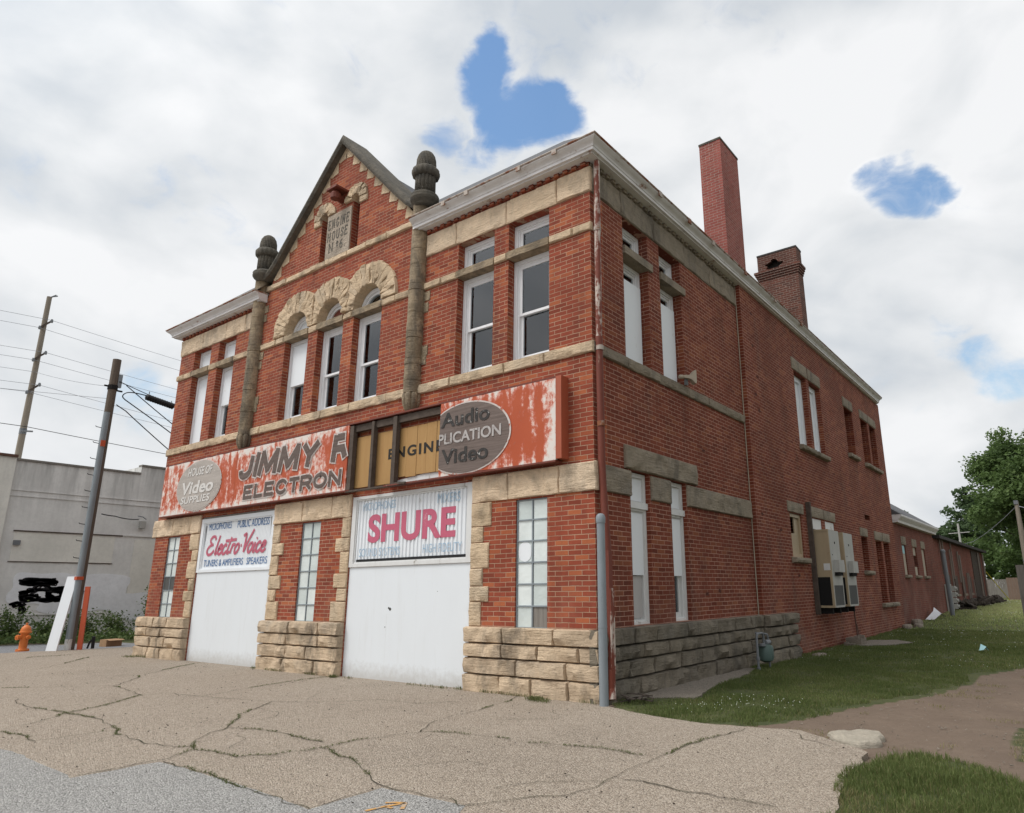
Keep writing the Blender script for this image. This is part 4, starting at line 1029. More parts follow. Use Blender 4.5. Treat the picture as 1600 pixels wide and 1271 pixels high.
# engine doors with their painted sign panels
def ribbed(mb, a, b, z0, z1, d, pitch, amp):
    n = int((b-a)/pitch)
    us = []
    for i in range(n):
        u = a+i*pitch; us += [(u, 0), (u+pitch*.12, amp), (u+pitch*.5, amp), (u+pitch*.62, 0)]
    us.append((b, 0))
    mb.grid([[FR(u, z0, d-h), FR(u, z1, d-h)] for u, h in us])
for k, (a, b) in enumerate(DR):
    zt, zd = (3.47, 2.12) if k == 0 else (3.56, 2.09)
    mb = MB(); wbox(mb, FR, a+.006, b-.006, -.05, zd, .03, .09); d_ = mb.build('engine_door', M['door_white'], H)
    mb = MB()
    frame_rect(mb, FR, a+.006, b-.006, zd+.002, zt, .12, .0, .09, .07, .1)
    frame_rect(mb, FR, a+.126, b-.126, zd+.072, zt-.1, .03, .02, .085, .03, .03)
    mb.build('sign_frame', M['white_old'] if k else M['white'], d_)
    mb = MB(); ribbed(mb, a+.15, b-.15, zd+.09, zt-.12, .06, .105 if k else .06, .022 if k else .008); mb.build('sign_panel', M['white'], d_, recalc=False)
    mb = MB()
    for sx in ((a+(b-a)*.36,) if k else (a+(b-a)*.5,)): wbox(mb, FR, sx-.0015, sx+.0015, -.04, zd-.9, .0292, .031)
    wbox(mb, FR, a+.01, b-.01, zd-.012, zd+.004, .027, .033); mb.build('board_seam', M['white_old'], d_)
    dd = .0345
    if k == 1:
        lettering('SHURE', -5.60, -3.10, 2.555, 3.125, dd, M['pink_paint'], d_, off=.035, fitoff=.035, thick=.002)
        lettering('MICROPHONES', -5.80, -4.79, 3.215, 3.375, dd, M['blue_faded'], d_, off=.0, thick=.002); lettering('MIXERS', -3.60, -3.0, 3.205, 3.385, dd, M['blue_faded'], d_, off=.0, thick=.002)
        lettering('SOUND SYSTEMS', -5.84, -4.60, 2.29, 2.455, dd, M['blue_faded'], d_, off=.0, thick=.002); lettering('HIGH FIDELITY', -3.95, -2.93, 2.30, 2.465, dd, M['blue_faded'], d_, off=.0, thick=.002)
        mb = MB(); wbox(mb, FR, -5.9, -2.8, 2.19, 2.24, .02, .036); mb.build('black_strip', M['black'], d_)
        mb = MB()
        for (x, z, r) in ((-4.78, 1.28, .03), (-4.82, 1.30, .02), (-4.9, .95, .012), (-3.5, 1.6, .008)): mb.add([(x+r*math.cos(t)*1.2, .0285, z+r*math.sin(t)) for t in [k2*.7 for k2 in range(9)]], [tuple(range(9))])
        mb.build('scuff_mark', M['grille'], d_)
        mb = MB(); wbox(mb, FR, -6.1, -2.7, 3.565, 3.72, .01, .07); mb.build('door_header', M['white_old'], d_)
    else:
        dd = .0475
        lettering('MICROPHONES', -12.06, -10.96, 3.175, 3.345, dd, M['blue_paint'], d_, off=.0, thick=.002); lettering('PUBLIC ADDRESS', -10.68, -9.27, 3.165, 3.345, dd, M['blue_paint'], d_, off=.0, thick=.002)
        lettering('TUNERS & AMPLIFIERS', -12.12, -10.26, 2.265, 2.43, dd, M['blue_paint'], d_, off=.0, thick=.002); lettering('SPEAKERS', -10.1, -9.22, 2.265, 2.43, dd, M['blue_paint'], d_, off=.0, thick=.002)
        mb = MB()
        GL = {'E': ([[(1.25, 1.6), (1.0, 1.95), (.5, 1.95), (.28, 1.55), (.75, 1.1), (1.0, 1.1)], [(.75, 1.1), (.25, .85), (.05, .4), (.4, .02), (.95, .08), (1.3, .45)]], 1.5),
              'l': ([[(.35, 2.05), (.12, .35), (.22, .02), (.5, .2)]], .52), 'e': ([[(.1, .5), (.55, .62), (.6, .92), (.32, 1.), (.05, .5), (.2, .05), (.5, .02), (.78, .3)]], .78),
              'c': ([[(.66, .82), (.38, 1.), (.06, .6), (.15, .08), (.45, .0), (.78, .3)]], .78), 't': ([[(.4, 1.75), (.12, .35), (.24, .02), (.55, .2)], [(-.55, 1.38), (1.3, 1.46)]], .62),
              'r': ([[(.22, 1.), (.06, 0)], [(.14, .55), (.35, .95), (.62, .9)]], .66), 'o': ([[(.4, 1.), (.08, .6), (.14, .08), (.42, .0), (.7, .4), (.66, .85), (.4, 1.)]], .86),
              '.': ([[(.1, .75), (.25, .78)]], .4), 'V': ([[(-.15, 1.75), (.15, 1.95), (.3, 1.7), (.38, .05)], [(.38, .05), (.75, 1.1), (1.35, 2.35)]], .95), 'i': ([[(.2, 1.), (.08, .25), (.2, .0), (.42, .2)], [(.3, 1.32), (.36, 1.46)]], .46)}
        kk = 0; word = 'Electro.Voice'; tot_ = sum(GL[c][1] for c in word); s = (-9.25+12.07)/(tot_+.35); u = -12.07; h = .225
        for c in word:
            for st in GL[c][0]:
                q = catmull(st, 5) if len(st) > 2 else [Vector(p) for p in st]
                mb.ribbon([(u+(p.x+p.y*.22)*s, 2.555+p.y*h) for p in q], .072, FR, dd-.001-kk*.00025); kk += 1
            u += GL[c][1]*s
        mb.build('script_lettering', M['red_script'], d_, recalc=False)
        mb = MB(); mb.add([FR(-9.21, 3.36, .047), FR(-9.11, 3.36, .047), FR(-9.13, 2.6, .047), FR(-9.16, 2.6, .047)], [(0, 1, 2, 3)]); mb.add([FR(-12.2, 3.3, .047), FR(-12.17, 3.3, .047), FR(-12.19, 2.7, .047)], [(0, 1, 2)]); mb.build('gap', M['dark'], d_)
        mb = MB(); wbox(mb, FR, a+.01, b-.9, 3.475, 3.66, .02, .08); wbox(mb, FR, b-.87, b-.01, 3.475, 3.66, .015, .08); mb.build('door_header', M['grey_timber'], d_)

# ---- rusty downpipe at the corner
mb = MB(); mb.tube([(.12, .06, 9.15), (.12, .06, 8.9), (.10, .06, 5.7)], .055, 12); dp = mb.build('downpipe', M['pipe_rust'], H, True)
mb = MB(); mb.tube([(.10, .06, 5.7), (.10, .07, 3.6), (.10, .09, 3.2), (.17, .08, 2.15)], .06, 12); mb.build('downpipe_section', M['pipe_red'], dp, True)
mb = MB(); mb.box(.165, .225, .02, .12, .45, 2.18); mb.build('downpipe_section', M['pipe_red'], dp)
mb = MB(); mb.box(.227, .247, .02, .12, .40, 1.62); mb.tube([(.21, .06, .46), (.21, .06, .2), (.24, .02, .05)], .055, 10); mb.build('downpipe_cover', M['pipe_rust'], dp)
for z in (7.7, 5.5, 4.2): mb = MB(); mb.lathe([(.066, -.04), (.066, .04)], (.11, .06, z), 12); mb.build('pipe_strap', M['gutter'], dp)

# ---- low rear wing
Y0, Y1, EZ = 21.46, 30.6, 4.2
LW_ = [(22.75, 23.5), (25.0, 25.85), (27.1, 27.95)]
fill('wing_wall', rect(Y0, Y1, -.3, EZ), [rect(a, b, 2.08, 3.3) for a, b in LW_], SD, -.115, .3, M['brick_far'], H)
mb = MB(); mb.box(-9.0, -.3, Y1-.3, Y1-.01, -.3, EZ); mb.build('wing_wall', M['brick_far'], H)
for k, (a, b) in enumerate(LW_):
    mb = MB(); wbox(mb, SD, a, b, 2.08, 3.3, -.06, .0) if k != 1 else (wbox(mb, SD, a, b, 2.08, 2.45, -.06, .0), wbox(mb, SD, a, b, 2.95, 3.3, -.06, .0))
    w_ = mb.build('window_infill', M['horn'], H)
    mb = MB(); rock_block(mb, a-.1, b+.1, 3.3, 3.68, SD, .15, .01); rock_block(mb, a-.1, b+.1, 1.94, 2.08, SD, .24, .02); mb.build('lintel', M['stone_side'], w_, True)
    mb = MB(); wbox(mb, SD, a-.02, b+.02, 2.0, 3.3, .1, .14); mb.build('backing', M['dark'], w_)
    if k == 0: mb = MB(); wbox(mb, SD, a+.1, b-.1, 2.95, 3.28, -.075, -.061); mb.build('board', M['litter_blue'], w_)
mb = MB(); sweep(mb, [(.115, Y0+.01), (.115, Y1)], [(0, EZ-.06), (.2, EZ-.06), (.22, EZ+.03), (.36, EZ+.18), (.36, EZ+.25), (0, EZ+.25)]); mb.build('cornice', M['corn_white'], H)
mb = MB(); rx, rz = -4.4, EZ+.26+4.85*.68
mb.add([(.45, Y0+.02, EZ+.26), (.45, Y1+.3, EZ+.26), (rx, Y1+.3, rz), (rx, Y0+.02, rz), (2*rx-.45, Y1+.3, EZ+.26), (2*rx-.45, Y0+.02, EZ+.26)], [(0, 1, 2, 3), (1, 4, 2), (4, 5, 3, 2), (0, 3, 5), (0, 5, 4, 1)])
mb.build('roof', M['roof'], H)
# ------------------------------------------------------------------ ground, lot, road
LOT = [(-60, -30), (-29.2, -30.0), (-19.55, -1.7), (-18.6, 1.4), (-18.1, 3.0), (-16.2, 3.2), (-15.3, .6), (-14.9, .2), (.1, .3), (.2, -.18), (.5, -.3), (1.22, -.54), (1.99, -.63), (2.54, -.57), (2.78, -.54), (3.1, -.42),
       (3.66, -.86), (4.03, -1.15), (4.07, -1.6), (4.1, -2.26), (4.19, -2.78), (4.33, -3.37), (4.4, -4.2), (4.7, -6.0), (6.5, -8.0), (14., -9.), (30., -9.5), (30, -30)]
def roughen(poly, step, amp, seed):
    out = []
    for i in range(len(poly)):
        p, q = Vector(poly[i]), Vector(poly[(i+1) % len(poly)]); L = (q-p).length
        if L > 12: out.append(p); continue
        n = max(1, int(L/step))
        for k in range(n):
            m = p+(q-p)*k/n
            out.append(m if k == 0 and L > 6 else m+Vector((nz(m.x, m.y, seed, 4.), nz(m.x, m.y, seed+9, 4.)))*amp)
    return [(v.x, v.y) for v in out]
LOT[0:2] = [(-29.2, -30.0)]
def PL(u, v, d): return (u, v, -d)
fill('pavement', roughen(LOT, .12, .05, 1.), [], PL, 0., .12, M['pavement'], None)['kind'] = 'structure'
ASP = [(-30, -6.4), (-9, -6.1), (-3.71, -6.03), (-3.44, -6.0), (-1.65, -6.07), (-1.61, -5.34), (-.48, -5.33), (.48, -5.39), (.99, -5.43), (.98, -4.73), (1.92, -4.7), (2.14, -5.08), (2.5, -6.3), (5, -8.6), (14, -9.6), (29, -10), (29, -29), (-28, -29)]
o = fill('asphalt_road', roughen(ASP, .15, .035, 3.), [], PL, -.004, .05, M['asphalt'], None); o['kind'] = 'structure'
ROAD = [(-30.5, -30), (-29.4, -30), (-19.62, -1.7), (-18.65, 1.4), (-8, 35), (-13, 40), (-21.9, 2.85), (-24.7, -.35), (-36, -13.), (-50, -30)]
o = fill('street', ROAD, [], PL, .055, .12, M['road'], None); o['kind'] = 'structure'
gm = []
GR1 = [(.1, 6.0), (.2, .2), (.5, -.26), (1.22, -.5), (1.99, -.58), (2.5, -.52), (2.81, -.01), (3.18, 1.52), (3.75, 2.89), (4.16, 4.35), (4.27, 6.42), (4.9, 8.6), (5.4, 11.), (5.6, 60), (-2, 85), (-1.8, 30.7), (.1, 30.5)]
GR2 = [(4.3, -4.2), (4.31, -3.37), (4.17, -2.78), (4.08, -2.01), (4.17, -1.38), (4.45, -1.08), (4.84, -1.06), (5.19, -1.54), (5.5, -1.95), (7, -2.6), (9, -5), (8, -8.2), (5.2, -6.2)]
GR3 = [(5.25, 2.2), (5.6, 6), (6.0, 12), (9, 12), (9, -3), (6.2, -1.9), (5.4, -1.2), (5.1, .4)]
VERGE = [(-21.8, 2.9), (-24.7, -.35), (-36, -13), (-50, -30), (-60, -30), (-60, 60), (-9, 60), (-8.5, 36)]
def axis(segs):
    out = [segs[0][0]]
    for a, b, st in segs:
        n = max(1, int(round((b-a)/st))); out += [a+(b-a)*(k+1)/n for k in range(n)]
    return np.array(out)
gx = axis([(-400, -60, 60), (-60, -30, 6), (-30, -16, 1.5), (-16, -1, 3), (-1, 7.5, .11), (7.5, 12, .5), (12, 60, 8), (60, 400, 60)])
gy = axis([(-300, -30, 60), (-30, -9, 4), (-9, -5, .3), (-5, 10, .11), (10, 24, .3), (24, 70, 1.2), (70, 120, 10), (120, 700, 80)])
X, Y = np.meshgrid(gx, gy, indexing='ij')
cov = np.zeros(X.shape)
for P_ in (GR1, GR2, GR3, VERGE): cov[inside_np(X, Y, P_)] = 1
cov[(Y > 62)] = 1; cov[(X > 9) & (Y > -6)] = .8
cov[inside_np(X, Y, GR3)] = .62
Z = gh(X, Y)-.03
for i in range(X.shape[0]):
    for j in range(X.shape[1]):
        if -1 < X[i, j] < 9 and -9 < Y[i, j] < 24 :
            Z[i, j] += .022*nz(X[i, j], Y[i, j], 0, 1.1)+.012*nz(X[i, j], Y[i, j], 3, 5.)+(.02 if cov[i, j] > .7 else .0)
inlot = inside_np(X, Y, LOT) | inside_np(X, Y, ROAD)
Z[inlot] = -.07
n, m = X.shape
idx = np.arange(n*m).reshape(n, m)
F = np.stack([idx[:-1, :-1], idx[1:, :-1], idx[1:, 1:], idx[:-1, 1:]], -1).reshape(-1, 4)
gme = np_mesh('ground', np.stack([X, Y, Z], -1).reshape(-1, 3), F, cov.ravel())
link('ground', gme, M['ground'], None, True)['kind'] = 'structure'
def zground(x, y):
    return gh(x, y)-.012
# small concrete apron along the side plinth and a flat slab farther back
PAD = [(.15, .55), (1.05, 1.1), (.95, 1.5), (.7, 2.6), (.55, 4.4), (.35, 5.3), (.15, 5.3)]
fill('concrete_path', roughen(PAD, .12, .06, 5.), [], PL, -.012, .2, M['pad'], None)['kind'] = 'structure'
PAD2 = [(.75, 11.9), (1.5, 12.7), (1.75, 13.8), (1.2, 14.6), (.5, 14.2), (.35, 12.6)]
fill('concrete_slab', roughen(PAD2, .2, .07, 6.), [], PL, -.03, .2, M['pad'], None)['kind'] = 'structure'

# cracks in the lot
CR = [[(-5.12,-5.65),(-5.27,-5.24),(-5.77,-4.72),(-6.1,-4.12),(-6.72,-3.37),(-6.66,-3.0),(-5.73,-2.89),(-4.21,-2.59),(-3.37,-2.07),(-2.92,-1.53),(-2.21,-1.52),(-1.75,-1.06)],[(-5.73,-2.89),(-5.98,-2.06),(-6.21,-1.07),(-6.26,-0.14)],[(-6.72,-3.37),(-7.33,-3.24),(-8.44,-3.08),(-10.01,-1.87),(-10.88,-0.83),(-11.57,0.17)],[(-8.44,-3.08),(-9.12,-3.64),(-9.95,-4.34)],[(-8.06,-4.6),(-7.71,-4.77),(-6.87,-4.84),(-6.34,-4.77),(-5.77,-4.72)],[(-5.77,-4.72),(-5.02,-4.68),(-4.15,-4.78),(-3.53,-4.97),(-2.6,-5.03),(-2.13,-4.92),(-1.94,-4.85)],[(-4.21,-2.59),(-3.63,-3.37),(-2.79,-4.04),(-2.59,-4.37),(-2.29,-4.7),(-1.87,-4.89),(-1.67,-5.31),(-1.68,-5.65),(-1.65,-6.07)],[(-1.87,-4.89),(-1.6,-4.81),(-1.15,-4.82),(-0.92,-4.54),(-0.76,-4.09),(-0.8,-3.7),(-0.69,-3.26),(-0.54,-2.95),(-0.82,-2.54),(-0.99,-2.05),(-1.02,-1.42),(-1.2,-0.54),(-1.69,0.34)],[(-0.54,-2.95),(-0.35,-2.78),(0.19,-2.7),(0.64,-2.67)],[(-0.76,-4.09),(-0.28,-4.2),(0.21,-4.34),(0.67,-4.59),(0.95,-4.71),(1.28,-4.69),(1.69,-4.65),(1.92,-4.7),(2.13,-4.39)],[(-1.61,-5.34),(-1.07,-5.32),(-0.47,-5.33),(0.07,-5.4),(0.49,-5.4),(0.99,-5.43),(0.98,-4.74)],[(-4.92,-5.71),(-4.42,-5.66),(-3.89,-5.69),(-3.85,-5.4),(-3.83,-4.94)],[(-2.79,-4.04),(-2.19,-3.89),(-1.52,-3.9),(-1.01,-3.91)],[(-13.08,-2.86),(-14.2,-1.95),(-15.61,-0.9)],[(-16.17,-2.65),(-17.07,-1.72),(-16.82,-0.84)],[(2.13,-4.39),(2.25,-4.25),(2.42,-4.01),(2.46,-3.65),(2.42,-3.24),(2.4,-2.62),(2.39,-1.77),(2.58,-0.66)],[(2.51,-3.38),(2.86,-3.38),(3.21,-3.43),(3.58,-3.4),(3.92,-3.42)],[(0.84,-2.68),(1.18,-2.61),(1.57,-2.52),(2.33,-2.5)],[(3.01,-0.56),(3.33,-0.88),(3.67,-1.12)]]
mb = MB(); weedpts = []
for l in CR:
    P = [Vector(p) for p in l]; pts = []
    for p, q in zip(P[:-1], P[1:]):
        n_ = max(2, int((q-p).length/.06))
        for k in range(n_):
            m = p+(q-p)*k/n_; pts.append(m+Vector((nz(m.x, m.y, 1., 5.), nz(m.x, m.y, 8., 5.)))*.055)
    pts.append(P[-1])
    w_ = [max(.006, .0105+.010*nz(p.x, p.y, 4., 2.3)+.006*nz(p.x, p.y, 2., 11.)) for p in pts]
    w_[0] = w_[-1] = .003
    mb.ribbon(pts, w_, lambda u, v, d: (u, v, d), .0085)
    weedpts += [(p.x, p.y, a) for p, a in zip(pts, w_)]
# fine hairline cracks
for k in range(26):
    x, y = rng.uniform(-12, 3), rng.uniform(-5.2, -.5); a = rng.uniform(0, 6.3); pts = []
    for j in range(rng.randint(6, 16)):
        pts.append((x, y)); a += rng.uniform(-.5, .5); x += .08*math.cos(a); y += .08*math.sin(a)
        if not inside(x, y, LOT) or y > -.2: break
    if len(pts) > 3: mb.ribbon(pts, .006, lambda u, v, d: (u, v, d), .0082)
o = mb.build('pavement_cracks', M['crack'], recalc=False); o['kind'] = 'structure'
mb = MB()
for st, wd in (([(1.40, -5.22), (1.43, -5.08), (1.50, -4.92)], .035), ([(1.36, -5.0), (1.43, -4.95), (1.5, -4.92)], .035), ([(1.5, -4.92), (1.55, -4.98), (1.6, -5.04)], .035), ([(1.44, -5.07), (1.52, -5.06)], .03)):
    mb.ribbon(st, wd, lambda u, v, d: (u, v, d), .0095)
o = mb.build('painted_arrow', M['orange_mark'], recalc=False); o['kind'] = 'structure'

# ------------------------------------------------------------------ painted shop sign across the front
S = empty('shop_sign', 'long peeling red painted sign with a missing middle panel across the brick front', 'sign', loc=(-7.45, -.1, 4.3))
def sp(o):
    if o.parent is S: o.matrix_parent_inverse = Matrix.Translation((7.45, .1, -4.3))
    return o
SY = -.2
LX0, LX1, RX0, RX1, ZB, ZT = -14.38, -6.14, -3.36, -.62, 3.655, 5.05
mb = MB()
def sheet(mb, x0, x1):
    n_ = max(2, int((x1-x0)/.25)); rows = []
    for i in range(n_+1):
        u = x0+(x1-x0)*i/n_
        rows.append([(u, SY+.006*nz(u, z, 0, 2.), z+.012*nz(u, z, 5, 3.)*(0 if .1 < j < .9 else 1)) for j, z in ((t, ZB+(ZT-ZB)*t) for t in (0, .25, .5, .75, 1))])
    mb.grid(rows)
    mb.box(x0, x1, SY+.012, SY+.05, ZB+.01, ZT-.01)
sheet(mb, LX0, -10.6); sheet(mb, -10.592, LX1); mb.build('painted_face', M['sign_red'], S); sp(bpy.data.objects['painted_face'])
mb = MB(); sheet(mb, RX0, RX1); f2 = sp(mb.build('painted_face', M['sign_red'], S))
f1 = bpy.data.objects['painted_face']
mb = MB(); mb.box(RX1+.004, -.50, SY-.004, .0, ZB+.02, ZT+.03); sp(mb.build('end_board', M['sign_end'], S)); mb = MB(); mb.box(LX0-.02, LX0-.002, SY, .0, ZB, ZT); sp(mb.build('end_board', M['sign_end'], S))
mb = MB()
mb.beam((LX0, -.1, ZT+.02), (RX1, -.1, ZT+.02), .2, .03)
mb.beam((LX0, -.12, ZB-.015), (-6.0, -.12, ZB-.015), .18, .03); mb.beam((-4.9, -.13, ZB-.03), (RX1, -.12, ZB-.015), .18, .03)
sp(mb.build('frame_rail', M['pipe_red'], S))
mb = MB()
for x, wd in ((-6.06, .12), (-5.37, .08), (-4.68, .11)): mb.box(x-wd/2, x+wd/2, SY+.01, SY+.11, ZB-.02, ZT-.03)
mb.box(-6.12, -4.3, SY-.01, SY+.06, ZB-.05, ZB-.015); mb.box(-6.12, RX0, -.14, -.07, ZT-.16, ZT-.02); mb.box(-5.95, RX0+.2, -.05, -.005, ZT-.11, ZT-.005)
mb.beam((-4.64, SY+.03, ZB+.0), (-4.2, SY-.06, ZB-.03), .035)
sp(mb.build('frame_post', M['old_timber'], S))
def oval(cx, cz, rx, rz, d, mat, name, par, clipx=None):
    p = [(cx+rx*math.cos(t), cz+rz*math.sin(t)) for t in [2*math.pi*k/56 for k in range(56)]]
    if clipx is not None: p = [(max(x, clipx), z) for x, z in p]
    mb = MB(); mb.prism(p, FR, d, d+.004); return sp(mb.build(name, mat, par))
oval(-12.38, 4.35, 1.16, .675, SY-.012, M['letter_outline'], 'oval_border', f1); oval(-12.38, 4.35, 1.135, .655, SY-.017, M['oval_grey'], 'oval', f1)
oval(-2.68, 4.31, 1.10, .675, SY-.012, M['letter_outline'], 'oval_border', f2, RX0+.01); oval(-2.68, 4.31, 1.06, .65, SY-.017, M['oval_wood'], 'oval', f2, RX0+.01)
L0 = SY-.0245
def sl(*a, **k): return sp(lettering(*a, **k))
sl('HOUSE OF', -12.98, -11.72, 4.62, 4.84, L0, M['letter_white'], f1, off=.02, shear=.12)
sl('Video', -13.22, -11.58, 4.14, 4.48, L0, M['letter_white'], f1, off=.03, shear=.12)
sl('SUPPLIES', -13.2, -11.70, 3.90, 4.09, L0, M['letter_white'], f1, off=.02, shear=.1)
BLK = {'J': ([[(.55, 1), (.55, .3), (.45, .08), (.25, .0), (.06, .1), (.0, .32)]], .78), 'I': ([[(.1, 0), (.1, 1)]], .36),
       'M': ([[(.0, 0), (.04, 1)], [(.04, 1), (.42, .12)], [(.42, .12), (.80, 1)], [(.80, 1), (.84, 0)]], 1.1), 'Y': ([[(0, 1), (.36, .45)], [(.72, 1), (.36, .45)], [(.36, .48), (.36, 0)]], .88),
       'R': ([[(.0, 0), (.0, 1)], [(.0, .97), (.4, .97), (.58, .86), (.6, .72), (.55, .55), (.4, .46), (.0, .46)], [(.32, .46), (.62, 0)]], .86),
       'r': ([[(.0, 0), (.0, 1)], [(.08, .99), (.40-.0, .99)], [(.02, .47), (.46, .47)], [(.38, .47), (.50, .14)]], .86),
       'E': ([[(0, 0), (0, 1)], [(0, .95), (.58, .95)], [(0, .5), (.5, .5)], [(0, .05), (.6, .05)]], .82), 'L': ([[(0, 0), (0, 1)], [(0, .05), (.56, .05)]], .76),
       'C': ([[(.64, .72), (.5, .92), (.3, .97), (.1, .84), (0, .5), (.1, .16), (.3, .03), (.5, .08), (.64, .28)]], .86), 'T': ([[(.32, 0), (.32, 1)], [(0, .95), (.66, .95)]], .82),
       'O': ([[(.35, .97), (.1, .84), (0, .5), (.1, .16), (.35, .03), (.6, .16), (.7, .5), (.6, .84), (.35, .97)]], .95), 'N': ([[(0, 0), (0, 1)], [(.0, 1), (.6, 0)], [(.6, 0), (.6, 1)]], .86)}
def block_word(txt, u0, u1, z0, z1, d, st, shear, mat, name, xmax=None, grow=0., sx=None):
    mb = MB(); tot_ = sum(BLK[c][1] for c in txt)-.2; s_ = (u1-u0)/tot_ if sx is None else sx; u = u0; h = z1-z0; k = 0
    for c in txt:
        for stroke in BLK[c][0]:
            q = [Vector((u+x*s_+y*h*shear, z0+st/2+y*(h-st))) for x, y in stroke]
            if len(q) > 2: q = catmull(q, 4) if c not in 'J' else catmull(q, 4)
            else:
                t = (q[1]-q[0]).normalized()*(grow+(st*.36 if abs(q[1].x-q[0].x) < .7*abs(q[1].y-q[0].y) else .0)); q = [q[0]-t, q[1]+t]
            if grow and len(q) > 2: q[0] = q[0]-(q[1]-q[0]).normalized()*grow; q[-1] = q[-1]+(q[-1]-q[-2]).normalized()*grow
            if xmax is not None: q = [Vector((min(p.x, xmax-st/2-grow), p.y)) for p in q]
            mb.ribbon(q, st+2*grow, FR, d-k*.0002); k += 1
        u += BLK[c][1]*s_
    return sp(mb.build(name, mat, f1, recalc=False))
for grow, dd, mt, nm in ((.035, SY-.011, 'letter_outline', 'lettering_outline'), (0., SY-.0185, 'letter_brown', 'lettering')):
    block_word('JIMMY', -10.36, -7.30, 4.28, 4.91, dd, .155, .16, M[mt], nm, grow=grow)
    block_word('r', -6.62, -6.0, 4.28, 4.91, dd-.0002, .155, .10, M[mt], nm, grow=grow, sx=.75)
    block_word('ELECTRON', -10.06, -6.3, 3.765, 4.135, dd-.001, .085, .04, M[mt], nm, grow=grow*.8)
sl('Audio', -3.31, -2.08, 4.56, 4.84, L0, M['letter_chip'], f2, off=.02, thick=.003)
RC = ((RX0+.012, 0, 0), (-1, 0, 0))
sl('DUPLICATION', -3.83, -1.80, 4.235, 4.445, L0, M['letter_pale'], f2, off=.025, thick=.003, clip=RC)
sl('Video', -3.27, -2.10, 3.86, 4.14, L0, M['letter_chip'], f2, off=.02, thick=.003)
# old board behind the missing panel
T = empty('old_signboard', 'bare tan plank board with black ENGINE lettering seen behind the missing sign panel', 'sign', loc=(-4.5, -.03, 4.25))
def tp(o):
    if o.parent is T: o.matrix_parent_inverse = Matrix.Translation((4.5, .03, -4.25))
    return o
mb = MB()
x = -6.1; k = 0
while x < -3.0:
    wd = (.62, .68, .36, .3, .27, .28, .26, .3, .3)[min(k, 8)]
    zb = 3.70+.02*nz(x, 0, 2)+(.06 if k == 2 else .0)+.10*max(0, min(1, (x+5.1)/1.))
    mb.box(x+.004, x+wd-.004, -.06-.004*(k % 2), -.02, zb, 4.78+.015*nz(x, 3, 1)); x += wd; k += 1
pb = tp(mb.build('plank', M['tan_board'], T))
tp(lettering('ENGINE', -4.98, -3.42, 4.185, 4.405, -.0665, M['sign_black'], pb, off=.03, space=1.25, thick=.003))
mb = MB(); mb.prism([(-5.3, 3.64), (-3.2, 3.66), (-3.2, 3.78), (-3.9, 3.80), (-4.6, 3.75), (-5.1, 3.68)], FR, -.03, -.012); tp(mb.build('torn_edge', M['white_old'], T))

# ------------------------------------------------------------------ things fixed on or standing by the engine house
U = empty('bollard', 'grey galvanised steel pipe post standing at the right front corner of the brick building', 'bollard', loc=(.25, -.22, 0))
mb = MB(); mb.tube([(0, 0, -.1), (0, 0, .9), (0, 0, 2.02), (0, 0, 2.64)], [.066, .066, .062, .062], 18); mb.build('pipe', M['steel'], U, True)
mb = MB(); mb.lathe([(.070, 2.58), (.073, 2.62), (.073, 2.665), (.06, 2.70), (.03, 2.72)], (0, 0, 0), 18); mb.build('cap', M['steel'], U, True)
mb = MB(); mb.lathe([(.069, 1.06), (.069, 1.09)], (0, 0, 0), 18); mb.build('weld_ring', M['steel'], U, True)
HS = empty('horn_loudspeaker', 'beige rectangular horn loudspeaker on the stone sill of the side wall', 'loudspeaker', loc=(.10, 3.26, 5.66))
mb = MB()
ring = []
for (y, w2, h2) in ((-.16, .05, .05), (.0, .06, .06), (.10, .085, .10), (.17, .11, .19), (.20, .12, .24)):
    ring.append([(-w2, y, -h2), (w2, y, -h2), (w2, y, h2), (-w2, y, h2)])
for (y, w2, h2) in ((.27, .125, .245), (.27, .105, .225), (.20, .09, .19), (.1, .04, .04)):
    ring.append([(-w2, y, -h2), (w2, y, -h2), (w2, y, h2), (-w2, y, h2)])
vs = [p for r in ring for p in r]; mb.add(vs, [(i*4+k, i*4+(k+1) % 4, (i+1)*4+(k+1) % 4, (i+1)*4+k) for i in range(len(ring)-1) for k in range(4)]+[(0, 1, 2, 3), tuple(range(len(vs)-4, len(vs)))])
h_ = mb.build('horn', M['horn'], HS); h_.location = (.06, 0, .16); h_.rotation_euler = (0, 0, R_(-38)); h_.scale = (.6, .6, .56); h_.location = (.05, -.02, .12)
mb = MB(); mb.lathe([(.055, 0), (.07, .02), (.07, .14), (.05, .17)], (0, 0, 0), 12); d_ = mb.build('driver', M['horn'], HS); d_.rotation_euler = (R_(90), 0, R_(-38)); d_.location = (-.02, -.07, .12); d_.scale = (.62, .62, .62)
mb = MB(); mb.box(-.03, .03, -.03, .03, -.04, .09); mb.build('bracket', M['grey_pole'], HS)

